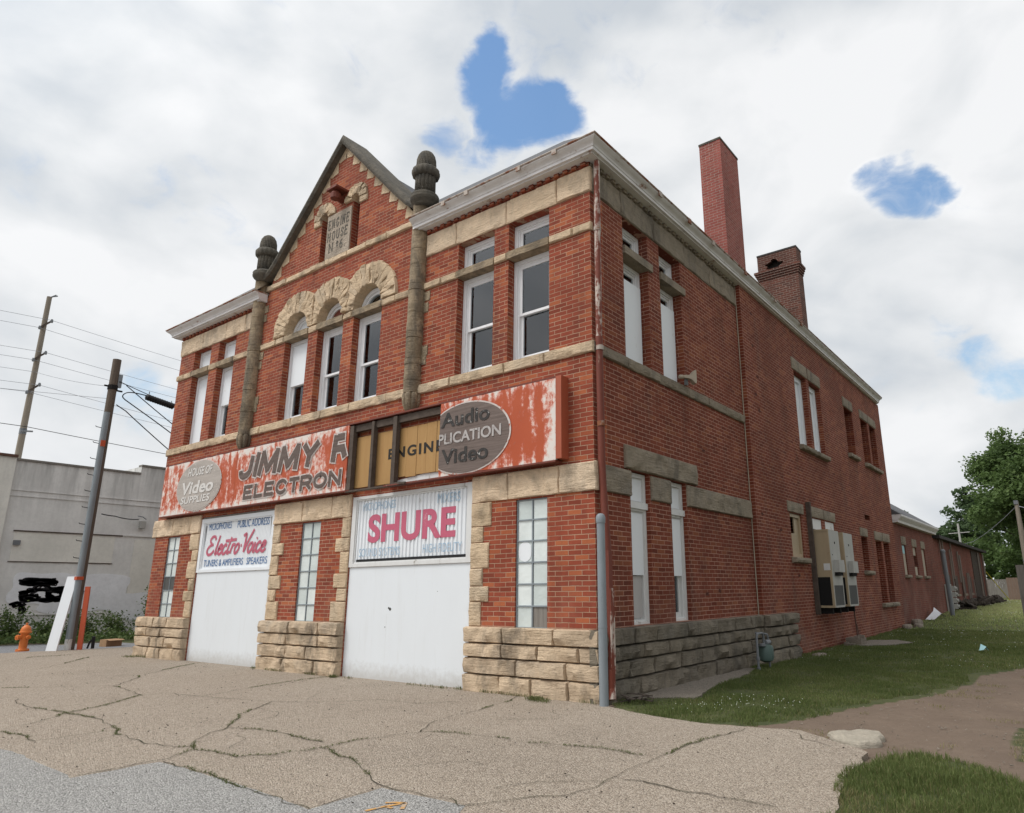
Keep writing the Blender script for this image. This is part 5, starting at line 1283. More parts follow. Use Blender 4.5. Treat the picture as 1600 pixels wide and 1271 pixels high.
def ac_unit(y0, lab):
    A = empty('wall_air_conditioner', lab, 'air conditioner', 'tall wall-mounted air conditioners', loc=(.12, y0, 1.05))
    W, D, HT = 1.0, .46, 2.1
    mb = MB(); mb.box(.01, D-.02, 0, W, 0.02, HT); mb.box(.01, D+.0, -.012, .0, HT-.05, HT+.0); mb.box(D-.02, D-.004, 0, .05, 0.02, HT)
    body = mb.build('cabinet', M['ac_tan'], A)
    mb = MB(); mb.box(D-.02, D, .05, W, .85, HT-.01); mb.box(D-.02, D, .05, W, .60, .845); mb.box(D-.02, D, W-.06, W, .05, .6); mb.box(D-.02, D, .05, .1, .05, .6); mb.box(D-.02, D, .1, W-.06, .02, .07)
    mb.build('front_panel', M['ac_grey'], A)
    mb = MB(); mb.box(D-.018, D-.004, .1, W-.06, .07, .6); mb.build('grille', M['grille'], A)
    mb = MB(); mb.box(.06, D-.06, -.006, .0, .08, .82); mb.build('grille', M['dark'], A)
    mb = MB(); mb.box(D, D+.14, .26, .80, .95, 1.28); mb.build('control_box', M['ac_grey'], A)
    mb = MB(); mb.box(D, D+.09, .28, .78, .86, .948); mb.build('grille', M['dark'], A)
    mb = MB(); mb.box(D-.2, D-.03, -.005, .001, 1.0, 1.18); mb.build('label_plate', M['white_old'], A)
    mb = MB(); mb.box(D, D+.012, .5, .54, 1.72, 1.78); mb.box(D, D+.01, .2, .22, 1.4, 1.43); mb.build('latch', M['dark'], A)
    mb = MB(); mb.box(.02, D-.1, .1, .2, -.14, .015); mb.box(.02, D-.1, W-.2, W-.1, -.14, .015); mb.build('mounting_rail', M['dark'], A)
    return A
ac_unit(10.52, 'tan wall-mounted air conditioner with a dark open side grille, nearer of the two')
ac_unit(11.98, 'tan wall-mounted air conditioner behind its twin, farther from the street corner')

GMt = empty('gas_meter', 'grey-green gas meter with bent pipes against the rough stone base', 'gas meter', loc=(.5, 5.35, 0))
mb = MB(); mb.tube([(0, -.32, -.05), (0, -.32, .62), (.0, -.30, .68), (0, -.24, .70), (0, -.02, .70), (0, .03, .67), (0, .05, .60), (0, .05, .45)], .024, 10); mb.tube([(0, .3, .0), (0, .3, .6), (0, .27, .66), (-.1, .25, .68), (-.25, .25, .68)], .022, 10); mb.lathe([(.04, 0), (.04, .06)], (0, -.32, .2), 10); mb.lathe([(.04, 0), (.04, .06)], (0, -.32, .0), 10)
mb.build('pipe', M['grey_pole'], GMt, True)
mb = MB(); mb.lathe([(.05, .12), (.14, .16), (.16, .22), (.16, .4), (.14, .45), (.05, .47)], (0, .12, 0), 18); mb.build('meter_body', M['meter_green'], GMt, True)
mb = MB(); mb.tube([(.0, .12, .50), (.0, .34, .50)], .055, 14); mb.lathe([(.04, 0), (.075, .01), (.075, .05), (.03, .06)], (0, -.05, .44), 12); mb.build('regulator', M['grey_pole'], GMt, True)

# downpipe debris, stake, boulder, litter, rubble
mb = MB()
for k in range(14):
    a = rng.uniform(0, 3.1); L = rng.uniform(.1, .28); c = Vector((.52+rng.uniform(-.16, .16), .22+rng.uniform(-.12, .14), .03+rng.uniform(0, .1)))
    d_ = Vector((math.cos(a), math.sin(a), rng.uniform(-.2, .3)))*L/2; mb.cur = rng.random(); mb.beam(c-d_, c+d_, rng.uniform(.02, .05), .015)
tag(mb.build('wood_scrap_pile', M['char']), 'small heap of broken dark wood scraps on the grass by the corner post', 'debris')
mb = MB(); P = []
def boulder(name, c, r, h, mat, lab, cat, seed=0, n=22, k=7):
    mb = MB(); rows = []
    for i in range(k+1):
        ph = math.pi/2*i/k; row = []
        for j in range(n+1):
            t = 2*math.pi*(j % n)/n
            q = 1+.28*noise.fractal(Vector((math.cos(t)*1.2+seed, math.sin(t)*1.2, seed)), 1, 2, 4)
            zz = h*math.sin(ph)**.55; rr = math.cos(ph)**.45
            row.append((c[0]+r[0]*q*rr*math.cos(t), c[1]+r[1]*q*rr*math.sin(t), c[2]+zz+.018*nz(math.cos(t)*rr*2+seed, math.sin(t)*rr*2, seed, 2.)))
        rows.append(row)
    mb.grid(rows); return tag(mb.build(name, mat, None, True), lab, cat)
boulder('boulder', (3.78, -.52, -.05), (.30, .34, 0), .095, M['pale_rock'], 'flat pale stone slab lying at the edge of the pavement beside the dirt track', 'stone', 4.2, 40, 9)
mb = MB(); zb = 0; mb.beam((.52, 12.7, zb-.1), (.42, 12.95, 1.12), .045, .03); mb.beam((.60, 12.66, -.1), (.5, 12.8, .55), .02)
tag(mb.build('iron_stake', M['stake_rust']), 'thin rusty stake leaning against the brick side wall', 'stake')
mb = MB(); mb.cur = .4; mb.box(.3, .72, 12.2, 12.8, 0, .2); mb.box(.32, .40, 11.9, 12.15, 0, .1)
for k in range(9): mb.cur = rng.random(); c = (rng.uniform(.3, .7), rng.uniform(11.8, 12.9)); s = rng.uniform(.03, .07); z0 = .2 if c[1] > 12.2 else .0; mb.box(c[0]-s, c[0]+s, c[1]-s, c[1]+s, z0-.01, z0+s*1.1)
tag(mb.build('rubble_block', M['rubble']), 'low grey block topped with broken stones at the foot of the side wall', 'rubble')
for k, (x, y, r, h) in enumerate(((.4, 20.3, .32, .18), (.62, 21.3, .3, .15), (.42, 22.2, .36, .26), (.55, 8.9, .28, .07))):
    boulder('rubble_stone', (x, y, gh(x, y)-.03), (r*.6, r, 0), h, M['rubble'], ('small grey stone nearest to the rusty stake, third along the wall', 'flat grey stone in the middle of the rubble by the wall', 'tallest brown stone in the rubble by the back wall corner', 'low grey stone in the grass below the air conditioners')[k], 'stone', k*3.1)['group'] = 'loose stones along the side wall'
mb = MB(); z_ = gh(.5, 26.)
mb.grid([[(.15, 25.6, z_), (.4, 26.3, z_+.35), (.35, 26.9, z_+.5)], [(.5, 25.7, z_), (.72, 26.4, z_+.25), (.8, 26.9, z_+.05)]])
tag(mb.build('plastic_sheet', M['plastic_white'], recalc=False), 'crumpled white sheet propped against the low rear wing', 'sheet')
mb = MB(); mb.grid([[(3.70, 11.4, .05), (3.74, 11.5, .20), (3.80, 11.55, .15)], [(3.80, 11.38, .07), (3.86, 11.46, .14), (3.90, 11.5, .04)]])
tag(mb.build('litter_wrapper', M['litter_blue'], recalc=False), 'small pale blue wrapper lying on the lawn', 'litter')

# ------------------------------------------------------------------ far brick warehouse
zf = gh(0, 40)
Wh = empty('brick_warehouse', 'long low dark brick warehouse with a flat roof beyond the engine house', 'building', loc=(-4, 42, 0))
def wp(o):
    if o.parent is Wh: o.matrix_parent_inverse = Matrix.Translation((4, -42, 0))
    return o
mb = MB(); mb.box(-9, .10, 30.62, 52.2, -.2, 4.0); wp(mb.build('wall', M['brick_far'], Wh))
mb = MB(); mb.box(-9.2, .42, 30.95, 52.5, 4.0, 4.16); wp(mb.build('roof', M['roof_dark'], Wh))
mb = MB(); mb.box(.10, .14, 45.5, 50.4, .2, 3.95); wp(mb.build('burnt_panel', M['char'], Wh))
for y0_, y1_ in ((33.5, 34.6), (36.2, 37.3), (39.2, 40.3), (42.4, 43.4)):
    mb = MB(); mb.box(.10, .16, y0_, y1_, 1.0+zf*.4, 2.0+zf*.4); w_ = wp(mb.build('window', M['old_timber'], Wh))
    mb = MB(); mb.box(.10, .22, y0_-.1, y1_+.1, .86+zf*.4, .98+zf*.4); wp(mb.build('window_sill', M['stone_side'], w_))
mb = MB()
for y, z0, z1, r in ((32.2, 2.2, 4.0, .05), (33.0, .3, 4.0, .05), (35.2, .3, 3.6, .05), (35.9, 2., 4., .04), (38.2, 1.8, 3.6, .05), (39., .3, 3.4, .06), (41.3, .3, 2.4, .05), (42, .3, 2.4, .05), (44.3, .3, 2., .04), (48.5, .2, 3.9, .07), (51.5, .2, 3.9, .07)):
    mb = MB(); mb.tube([(.2, y, z0), (.2, y, z1)], r, 6); wp(mb.build('conduit', M['conduit'], Wh))
# meter boxes, standing pipe
mb = MB()
for k, (y, z) in enumerate(((32.6, .45), (32.6, .75), (32.6, 1.05), (32.6, 1.35))): mb.box(.3, .55, y, y+.45, z, z+.25); mb.tube([(.56, y+.22, z+.12), (.64, y+.22, z+.12)], .09, 10)
mb.box(.12, .32, 32.4, 33.3, .3, 1.7); wp(mb.build('electric_meter', M['ac_grey'], Wh))
Pp = empty('pipe_post', 'dark grey upright pipe post at the corner of the low rear wing', 'post', loc=(.75, 29.3, gh(.7, 29.3)))
mb = MB(); mb.tube([(0, 0, -.2), (-.05, 0, 3.0)], .10, 12); mb.build('pipe', M['grey_pole'], Pp, True)
mb = MB(); mb.lathe([(.12, 2.95), (.12, 3.05), (.05, 3.1)], (-.05, 0, 0), 12); mb.build('cap', M['grey_pole'], Pp, True)
for k, (x, y, s, lab) in enumerate(((.55, 35.6, .5, 'black heap of scrap by the warehouse wall, left of the grey blocks'), (.8, 44., .55, 'long dark heap of burnt scrap along the far end of the warehouse'))):
    mb = MB()
    for j in range(26 if k == 0 else 70):
        c = Vector((x+rng.uniform(-.4, .5), y+rng.uniform(-1, 1)*(1.2 if k == 0 else 5.5), gh(x, y)+rng.uniform(0, .35))); a = rng.uniform(0, 3.1); d_ = Vector((math.cos(a)*.3, math.sin(a)*.6, rng.uniform(-.15, .2)))
        mb.cur = rng.random(); mb.beam(c-d_, c+d_, rng.uniform(.05, .2), .12)
    tag(mb.build('scrap_heap', M['char']), lab, 'debris', 'scrap heaps along the warehouse')

# ------------------------------------------------------------------ commercial building over the street
B = empty('commercial_building', 'weathered grey stucco commercial building with black scribbles across the street', 'building', loc=(-30, 4, 0))
def bp(o):
    if o.parent is B: o.matrix_parent_inverse = Matrix.Translation((30, -4, 0))
    return o
GXW = -27.
def GWF(u, z, d): return (GXW-d, u, z)
def gbox(mb, y0, y1, z0, z1, d0, d1): wbox(mb, GWF, y0, y1, z0, z1, d0, d1)
mb = MB(); gbox(mb, -.3, 4.2, -.2, 6.72, 0, 9); gbox(mb, 4.2, 24, -.2, 7.08, 0.002, 9); bp(mb.build('wall', M['stucco'], B))
mb = MB(); gbox(mb, -16, -.305, -.2, 6.8, -.14, 8.9); bp(mb.build('wall', M['stucco_pale'], B))
mb = MB(); gbox(mb, -.3, 4.19, 6.722, 6.80, -.06, .3); gbox(mb, 4.19, 24, 7.082, 7.16, -.06, .3); bp(mb.build('parapet_coping', M['grey_timber'], B))
mb = MB(); gbox(mb, -16.1, -.29, 6.802, 6.9, -.22, .3); bp(mb.build('parapet_coping', M['stake_rust'], B))
mb = MB(); gbox(mb, -.29, 20, 5.34, 5.38, -.03, .05); gbox(mb, -.29, 20, 5.56, 5.58, -.03, .05); gbox(mb, 3.9, 20, 4.02, 4.07, -.05, .05); gbox(mb, -.29, 3.55, .86, .90, -.03, .05); bp(mb.build('string_course', M['stucco'], B))
mb = MB(); gbox(mb, .1, 3.58, 2.88, 4.0, -.012, .05); gbox(mb, 4.35, 5.6, 1.6, 3.9, -.012, .05); bp(mb.build('infill_panel', M['stucco_pale'], B))
mb = MB(); gbox(mb, .06, 3.85, 4.0, 4.045, -.05, .02); gbox(mb, .06, 3.62, 2.845, 2.875, -.03, .02); bp(mb.build('dark_joint', M['old_timber'], B))
mb = MB()
pw = [(.3, 1.35), (.22, 1.6), (.38, 1.9), (.34, 2.2), (.5, 2.46), (1.2, 2.42), (1.9, 2.47), (2.5, 2.36), (3.3, 2.45), (4.4, 2.3), (4.3, 1.65), (5.3, 1.65), (5.3, .7), (4.5, .55), (3.6, 1.0), (2.9, .92), (2.2, .88), (1.6, .92), (1.25, 1.05), (1.3, 1.28), (.7, 1.3)]
pw = [(v.x, v.y) for v in catmull(pw, 3, True)]
mb.prism(pw[:-1], GWF, -.016, -.002); bp(mb.build('white_paint_patch', M['stucco_white'], B))
mb = MB()
def scrib(cx, cz, rx, rz, n_, w_, d):
    pts = []; 
    for k in range(n_):
        t = k*.9; q = .55+.45*abs(math.sin(k*1.7)); pts.append((cx+rx*q*math.cos(t+.3*math.sin(k))+rng.uniform(-.05, .05), cz+rz*q*math.sin(t)+rng.uniform(-.04, .04)))
    mb.ribbon(catmull(pts, 4), w_, GWF, d)
scrib(1.15, 2.1, .66, .13, 60, .05, -.0185); scrib(1.2, 2.1, .62, .08, 50, .06, -.0190)
scrib(1.4, 1.62, .84, .26, 110, .055, -.0195); scrib(1.95, 1.65, .5, .27, 80, .07, -.0200); scrib(2.35, 1.68, .35, .28, 60, .09, -.0205); scrib(.95, 1.5, .35, .14, 40, .05, -.021)
scrib(.62, 1.28, .24, .07, 26, .06, -.0215); scrib(.78, 1.08, .08, .16, 26, .06, -.022); scrib(1.35, 1.86, .35, .1, 30, .05, -.0225)
bp(mb.build('scribble', M['scribble'], B, recalc=False))
mb = MB(); gbox(mb, .11, .32, 3.48, 3.66, -.12, .02); bp(mb.build('wall_vent', M['grey_pole'], B))
mb = MB(); gbox(mb, 4.42, 4.62, 4.38, 4.68, -.22, .0); bp(mb.build('meter_box', M['ac_grey'], B))
mb = MB(); mb.tube([(GXW+.1, 4.3, 4.9), (GXW+.35, 4.4, 4.85), (GXW+.35, 4.55, 4.75)], .02, 6); bp(mb.build('lamp_arm', M['grey_pole'], B))

# ------------------------------------------------------------------ utility poles, cables, street bits
UP = empty('utility_pole', 'dark timber utility pole with a grey metal cable guard and climbing steps, nearer the lot', 'utility pole', loc=(-19.2, -.15, 0))
mb = MB(); mb.tube([(0, 0, -.3), (0, 0, 4.), (0, 0, 9.25)], [.135, .13, .125], 14); mb.build('pole', M['pole_dark'], UP, True)
mb = MB(); mb.tube([(.065, -.065, .3), (.062, -.06, 7.4)], .095, 12); mb.build('cable_guard', M['steel'], UP, True)
mb = MB(); mb.tube([(.065, -.065, .0), (.065, -.065, .31)], .098, 12); mb.build('cable_guard', M['white_old'], UP, True)
mb = MB(); mb.box(-.02, .17, -.17, .02, 2.05, 2.15); mb.build('pole_band', M['orange_red'], UP)
for k in range(9):
    mb = MB(); z = 2.7+k*.52; s = -1 if k % 2 == 0 else -1
    mb.tube([(.06, -.1, z), (.06, -.3, z+.02), (.06, -.32, z+.05)], .012, 5); mb.build('step_bolt', M['dark'], UP)
mb = MB(); mb.box(-.02, .08, .1, .22, 8.3, 8.75); mb.build('equipment_box', M['steel'], UP)
mb = MB(); mb.tube([(0, 0, 8.2), (0, 0, 8.35)], .15, 12); mb.tube([(0, .1, 8.2), (0, .3, 8.2)], .03, 6); mb.tube([(0, -.1, 8.3), (0, -.25, 8.3)], .03, 6); mb.build('pole_band', M['dark'], UP)
mb = MB(); mb.box(.14, .17, -.13, -.0, 6.25, 6.45); mb.build('tag_plate', M['orange_red'], UP)
mb = MB(); mb.tube([(-.17, .0, 3.3), (-.17, -.0, 4.1)], .06, 8); mb.build('dark_sleeve', M['dark'], UP)
U2 = empty('utility_pole', 'tall weathered utility pole with three short crossarms behind the grey building', 'utility pole', loc=(-31, .8, 0))
mb = MB(); mb.tube([(0, 0, -.3), (0, 0, 8.), (0, 0, 15.05)], [.145, .13, .10], 14); mb.build('pole', M['pole_wood'], U2, True)
for z in (13.65, 12.1, 10.58):
    mb = MB(); mb.beam((.14, -.19, z-.22), (.14, .21, z+.22), .08, .10, up=(1, 0, 0)); a_ = mb.build('crossarm', M['old_timber'], U2)
    mb = MB(); 
    for y, dz in ((-.19, -.22), (.21, .22)): mb.lathe([(.05, -.08), (.06, .0), (.04, .08)], (.2, y, z+dz), 8)
    mb.build('insulator', M['grey_pole'], a_)
mb = MB(); mb.beam((.0, .0, 15.0), (.0, .24, 15.22), .06); mb.beam((0, .1, 15.1), (.0, .3, 15.2), .05); mb.build('pole_top_bracket', M['grey_pole'], U2)
mb = MB(); mb.tube([(0, 0, 8.5), (0, 0, 8.75)], .14, 10); mb.tube([(.2, -.15, 8.6), (.2, .3, 8.65)], .04, 6); mb.build('pole_band', M['grey_pole'], U2)
def wire(pts, r, lab, name='overhead_wire', mat='wire', cat='wire', group='overhead wires'):
    mb = MB(); out = []
    for p, q in zip(pts[:-1], pts[1:]):
        p, q = Vector(p), Vector(q); L = (q-p).length
        for k in range(8):
            t = k/8; out.append(p+(q-p)*t-Vector((0, 0, L*.006*4*t*(1-t))))
    out.append(Vector(pts[-1])); mb.tube(out, r, 5); return tag(mb.build(name, M[mat], None, True), lab, cat, group)
XW = -31+.2
wire([(XW, -14, 13.1), (XW, .98, 13.9), (XW, 16, 13.1)], .009, 'thin wire on the upper end of the topmost crossarm')
wire([(XW, -14, 12.6), (XW, .62, 13.42), (XW, 16, 12.5)], .009, 'thin wire on the lower end of the topmost crossarm')
wire([(XW, -14, 11.5), (XW, 1.0, 12.33), (XW, 16, 11.5)], .009, 'thin wire on the upper end of the middle crossarm')
wire([(XW, -14, 11.1), (XW, .62, 11.88), (XW, 16, 11.1)], .009, 'thin wire on the lower end of the middle crossarm')
wire([(XW, -14, 10.6), (XW, .8, 11.34), (-19.25, -.3, 8.3)], .008, 'thin wire running from the tall pole to the band of the nearer pole')
wire([(XW, -14, 9.9), (XW, 1.0, 10.78), (XW, 16, 9.6)], .009, 'thin wire on the upper end of the lowest crossarm')
wire([(XW, -14, 9.6), (XW, .6, 10.38), (XW, 16, 9.4)], .009, 'thin wire on the lower end of the lowest crossarm')
wire([(XW, -12, 8.95), (XW+.1, .8, 8.8), (XW, 16, 8.2)], .015, 'thicker dark cable passing lowest on the tall pole', mat='cable')
wire([(XW, -14, 9.2), (-19.3, -.2, 7.9)], .007, 'thin slack wire rising from the left to the nearer pole')
CX_ = -19.1
wire([(CX_, -.02, 8.5), (CX_, 1.85, 8.03), (CX_, 9, 6.2)], .014, 'straight support strand running from the nearer pole past the black splice case', 'support_strand', 'cable', 'cable', 'cables at the nearer pole')
wire([(CX_, .2, 8.42), (CX_, 1.84, 7.37), (CX_, 5, 5.2)], .017, 'upper black drop cable slanting down behind the brick building', 'drop_cable', 'cable', 'cable', 'cables at the nearer pole')
mb = MB(); mb.tube(catmull([(CX_, .86, 8.21), (CX_, .5, 8.22), (CX_, .27, 8.18), (CX_, .15, 8.06), (CX_, .2, 7.95), (CX_, .5, 7.78), (CX_, 1.83, 7.05), (CX_, 5, 5.2)], 5), .018, 6)
tag(mb.build('drop_cable', M['cable'], None, True), 'looped black cable curling out of the splice case and slanting down', 'cable', 'cables at the nearer pole')
wire([(CX_, .0, 7.7), (CX_, .3, 7.55), (CX_, 1.82, 6.46), (CX_, 4., 4.9)], .018, 'lowest black drop cable leaving the nearer pole', 'drop_cable', 'cable', 'cable', 'cables at the nearer pole')
wire([(-19.1, .1, 4.1), (-20.5, 1., 4.2), (GXW+.2, 4.3, 4.75)], .02, 'thin service wire from the nearer pole to the grey wall', 'service_wire', 'cable', 'wire', 'cables at the nearer pole')
SCs = empty('splice_case', 'black ribbed cable splice case hanging from the strand beside the pole', 'splice case', loc=(CX_, .84, 8.17))
mb = MB(); 
v0, v1 = Vector((0, 0, 0)), Vector((0, .96, -.16)); n_ = 24; mb.tube([v0+(v1-v0)*k/n_ for k in range(n_+1)], [.05 if k in (0, n_) else (.115 if k % 2 else .10) for k in range(n_+1)], 12); mb.build('case_body', M['black'], SCs)
mb = MB(); mb.beam((0, .1, .2), (0, .1, .06), .02); mb.beam((0, .85, .03), (0, .85, -.1), .02); mb.build('hanger', M['grey_pole'], SCs)

mb = MB(); mb.box(-.17, .17, -.02, .02, 0, 2.2); o = tag(mb.build('leaning_board', M['white']), 'long white board leaning against the nearer utility pole', 'board'); o.location = (-19.15, -.62, -.02); o.rotation_euler = (R_(-9.), R_(0), R_(30))
mb = MB(); mb.box(-.075, .075, -.02, .02, 0, 1.85); o = tag(mb.build('marker_board', M['orange_red']), 'narrow faded orange board leaning on the pole', 'board'); o.location = (-18.93, .03, 0); o.rotation_euler = (R_(2.), 0, R_(35))
mb = MB(); mb.tube([(-19.25, .35, 0), (-19.2, .38, .2), (-19.1, .42, .28)], .03, 6); mb.tube([(-19.1, .44, 0), (-19.08, .42, .35)], .05, 6); tag(mb.build('cable_stub', M['cable']), 'short dark cable stubs sticking out of the ground at the pole foot', 'cable')
C_ = empty('cardboard_box', 'small open brown cardboard box lying in the street', 'box', loc=(-20.55, 1.5, -.055))
mb = MB(); mb.box(-.17, .17, -.26, .26, 0, .22); b_ = mb.build('carton', M['cardboard'], C_); b_.rotation_euler = (0, 0, .2)
mb = MB(); mb.add([(.17, -.26, .22), (.17, .26, .22), (.29, .27, .19), (.29, -.25, .19)], [(0, 1, 2, 3)]); f_ = mb.build('flap', M['cardboard'], C_, recalc=False); f_.rotation_euler = (0, 0, .2)

HY = empty('fire_hydrant', 'orange fire hydrant at the edge of the lot, left of the pole', 'fire hydrant', loc=(-19.85, -1.12, 0))
mb = MB(); mb.lathe([(.17, 0), (.17, .045), (.12, .055), (.105, .08), (.105, .12), (.10, .46), (.115, .50), (.125, .52)], (0, 0, 0), 20); mb.build('barrel', M['orange'], HY, True)
mb = MB(); mb.lathe([(.155, .52), (.155, .56), (.135, .57), (.13, .62), (.105, .685), (.06, .73), (.03, .745)], (0, 0, 0), 20, lambda t, i: 1+.025*math.cos(t*8)*(i in (2, 3, 4))); bn = mb.build('bonnet', M['orange'], HY, True)
mb = MB(); mb.lathe([(.034, .74), (.034, .80), (.02, .81)], (0, 0, 0), 5); mb.build('operating_nut', M['orange'], bn)
for (dx, dy, r, l) in ((.25, -.97, .07, .17), (.97, .25, .055, .15), (-.97, -.25, .055, .15)):
    mb = MB(); mb.tube([(0, 0, .40), (dx*l, dy*l, .40)], r*.8, 14); o = mb.build('outlet', M['orange'], HY, True)
    mb = MB(); mb.tube([(dx*l, dy*l, .40), (dx*(l+.055), dy*(l+.055), .40)], r*1.08, 8); mb.tube([(dx*(l+.055), dy*(l+.055), .40), (dx*(l+.085), dy*(l+.085), .40)], .02, 5); mb.build('outlet_cap', M['orange'], o)
mb = MB()
for k in range(8): t = k*math.pi/4+.2; mb.lathe([(.014, .04), (.014, .07)], (.145*math.cos(t), .145*math.sin(t), 0), 6)
mb.build('flange_bolt', M['orange'], HY)

# ------------------------------------------------------------------ right-hand edge: fence, pole, far fence
FN = empty('wooden_fence', 'weathered grey board fence end at the right edge of the lawn', 'fence', loc=(4.62, 13.5, 0))
mb = MB(); x = 0.
for k in range(16):
    wd = .19+rng.uniform(-.01, .01); mb.add([], []); mb.box(x+.004, x+wd-.004, -.012+rng.uniform(-.004, .004), .012, -.2, 2.12+rng.uniform(-.05, .03)+(.05 if k == 0 else 0)); x += wd
mb.build('fence_board', M['fence_wood'], FN)
mb = MB(); mb.box(.0, x, .015, .06, .5, .6); mb.box(0., x, .015, .06, 1.6, 1.7); mb.build('fence_rail', M['old_timber'], FN)
for px in (.06, 1.5): mb = MB(); mb.box(px, px+.1, .062, .16, -.2, 1.95); mb.build('fence_post', M['fence_wood'], FN)
zt = gh(4, 27)
PR = empty('service_pole', 'slim bare wooden pole rising behind the grey board fence', 'utility pole', loc=(4.2, 27.0, zt))
mb = MB(); mb.tube([(0, 0, -.3), (0, 0, 3), (0, 0, 5.0)], [.13, .115, .08], 12); mb.build('pole', M['pole_wood'], PR, True)
mb = MB(); mb.box(-.1, .06, -.1, .1, 4.86, 5.03); mb.build('pole_cap', M['grey_pole'], PR)
mb = MB(); mb.tube([(0, 0, 2.4), (0, 0, 2.46)], .13, 10); mb.build('pole_band', M['grey_pole'], PR)
wire([(4.2, 27, zt+4.8), (9, 24, 3.0)], .02, 'guy wire slanting down to the right from the slim wooden pole', 'guy_wire', 'wire', 'wire', 'wires at the slim pole')
wire([(4.2, 27, zt+4.8), (.2, 47, 4.6), (-2, 50, 4.4)], .015, 'thin wire from the slim wooden pole to the warehouse roof', 'service_wire', 'wire', 'wire', 'wires at the slim pole')
zf = gh(2, 58)
BF = empty('privacy_fence', 'low brown board fence beyond the lawn under the trees', 'fence', loc=(1.0, 58, zf))
mb = MB(); x = 0
for k in range(40): mb.box(x, x+.19, -.01, .01, -.1, 1.75); x += .2
mb.build('fence_board', M['brown_fence'], BF)
GF = empty('board_fence', 'grey board fence in the shade far behind the warehouse corner', 'fence', loc=(-2.2, 74, zf))
mb = MB(); x = 0
for k in range(60): mb.box(x, x+.19, -.01, .01, -.1, 1.75); x += .2
mb.build('fence_board', M['grey_timber'], GF)
mb = MB(); mb.tube([(.25, 52.0, 2.6), (1.3, 54.5, .5)], .03, 6); tag(mb.build('guy_guard', painted('yellow_guard', (.6, .5, .05))), 'yellow guy-wire guard slanting down from the far corner of the warehouse', 'guy wire guard')
AN = empty('roof_antenna', 'thin pale antenna mast on the far end of the warehouse roof', 'antenna', loc=(-.8, 49, 4.16))
mb = MB(); mb.tube([(0, 0, 0), (0, 0, 1.9)], .07, 8); mb.build('mast', M['ac_grey'], AN)
mb = MB(); mb.tube([(-.7, 0, 1.2), (.7, 0, 1.25)], .03, 6); mb.build('crossbar', M['ac_grey'], AN)
# ------------------------------------------------------------------ plants
R = np.random.default_rng(11)
def leaves(P, size, flat=.6, tint=None, aspect=.55, down=.25):
    """diamond leaves (4 verts, folded) at points P"""
    n = len(P); P = np.asarray(P, float)
    d = R.normal(size=(n, 3)); d[:, 2] = d[:, 2]*flat-down; d /= np.linalg.norm(d, axis=1)[:, None]
    u = R.normal(size=(n, 3)); u -= (u*d).sum(1)[:, None]*d; u /= np.linalg.norm(u, axis=1)[:, None]
    s = (size*R.uniform(.6, 1.35, n))[:, None]; nrm = np.cross(d, u)
    a, b = P-d*s*.5, P+d*s*.5; mid = P+nrm*s*.07
    c1, c2 = mid+u*s*aspect*.5, mid-u*s*aspect*.5
    V = np.stack([a, c1, b, c2], 1).reshape(-1, 3); F = np.arange(4*n).reshape(n, 4)
    t = R.uniform(0, 1, n) if tint is None else np.clip(tint+R.normal(0, .13, n), 0, 1)
    return V, F, np.repeat(t, 4)
def join_np(parts):
    Vs, Fs, Ts, b = [], [], [], 0
    for V, F, T in parts: Vs.append(V); Fs.append(F+b); Ts.append(T); b += len(V)
    return np.concatenate(Vs), np.concatenate(Fs), np.concatenate(Ts)
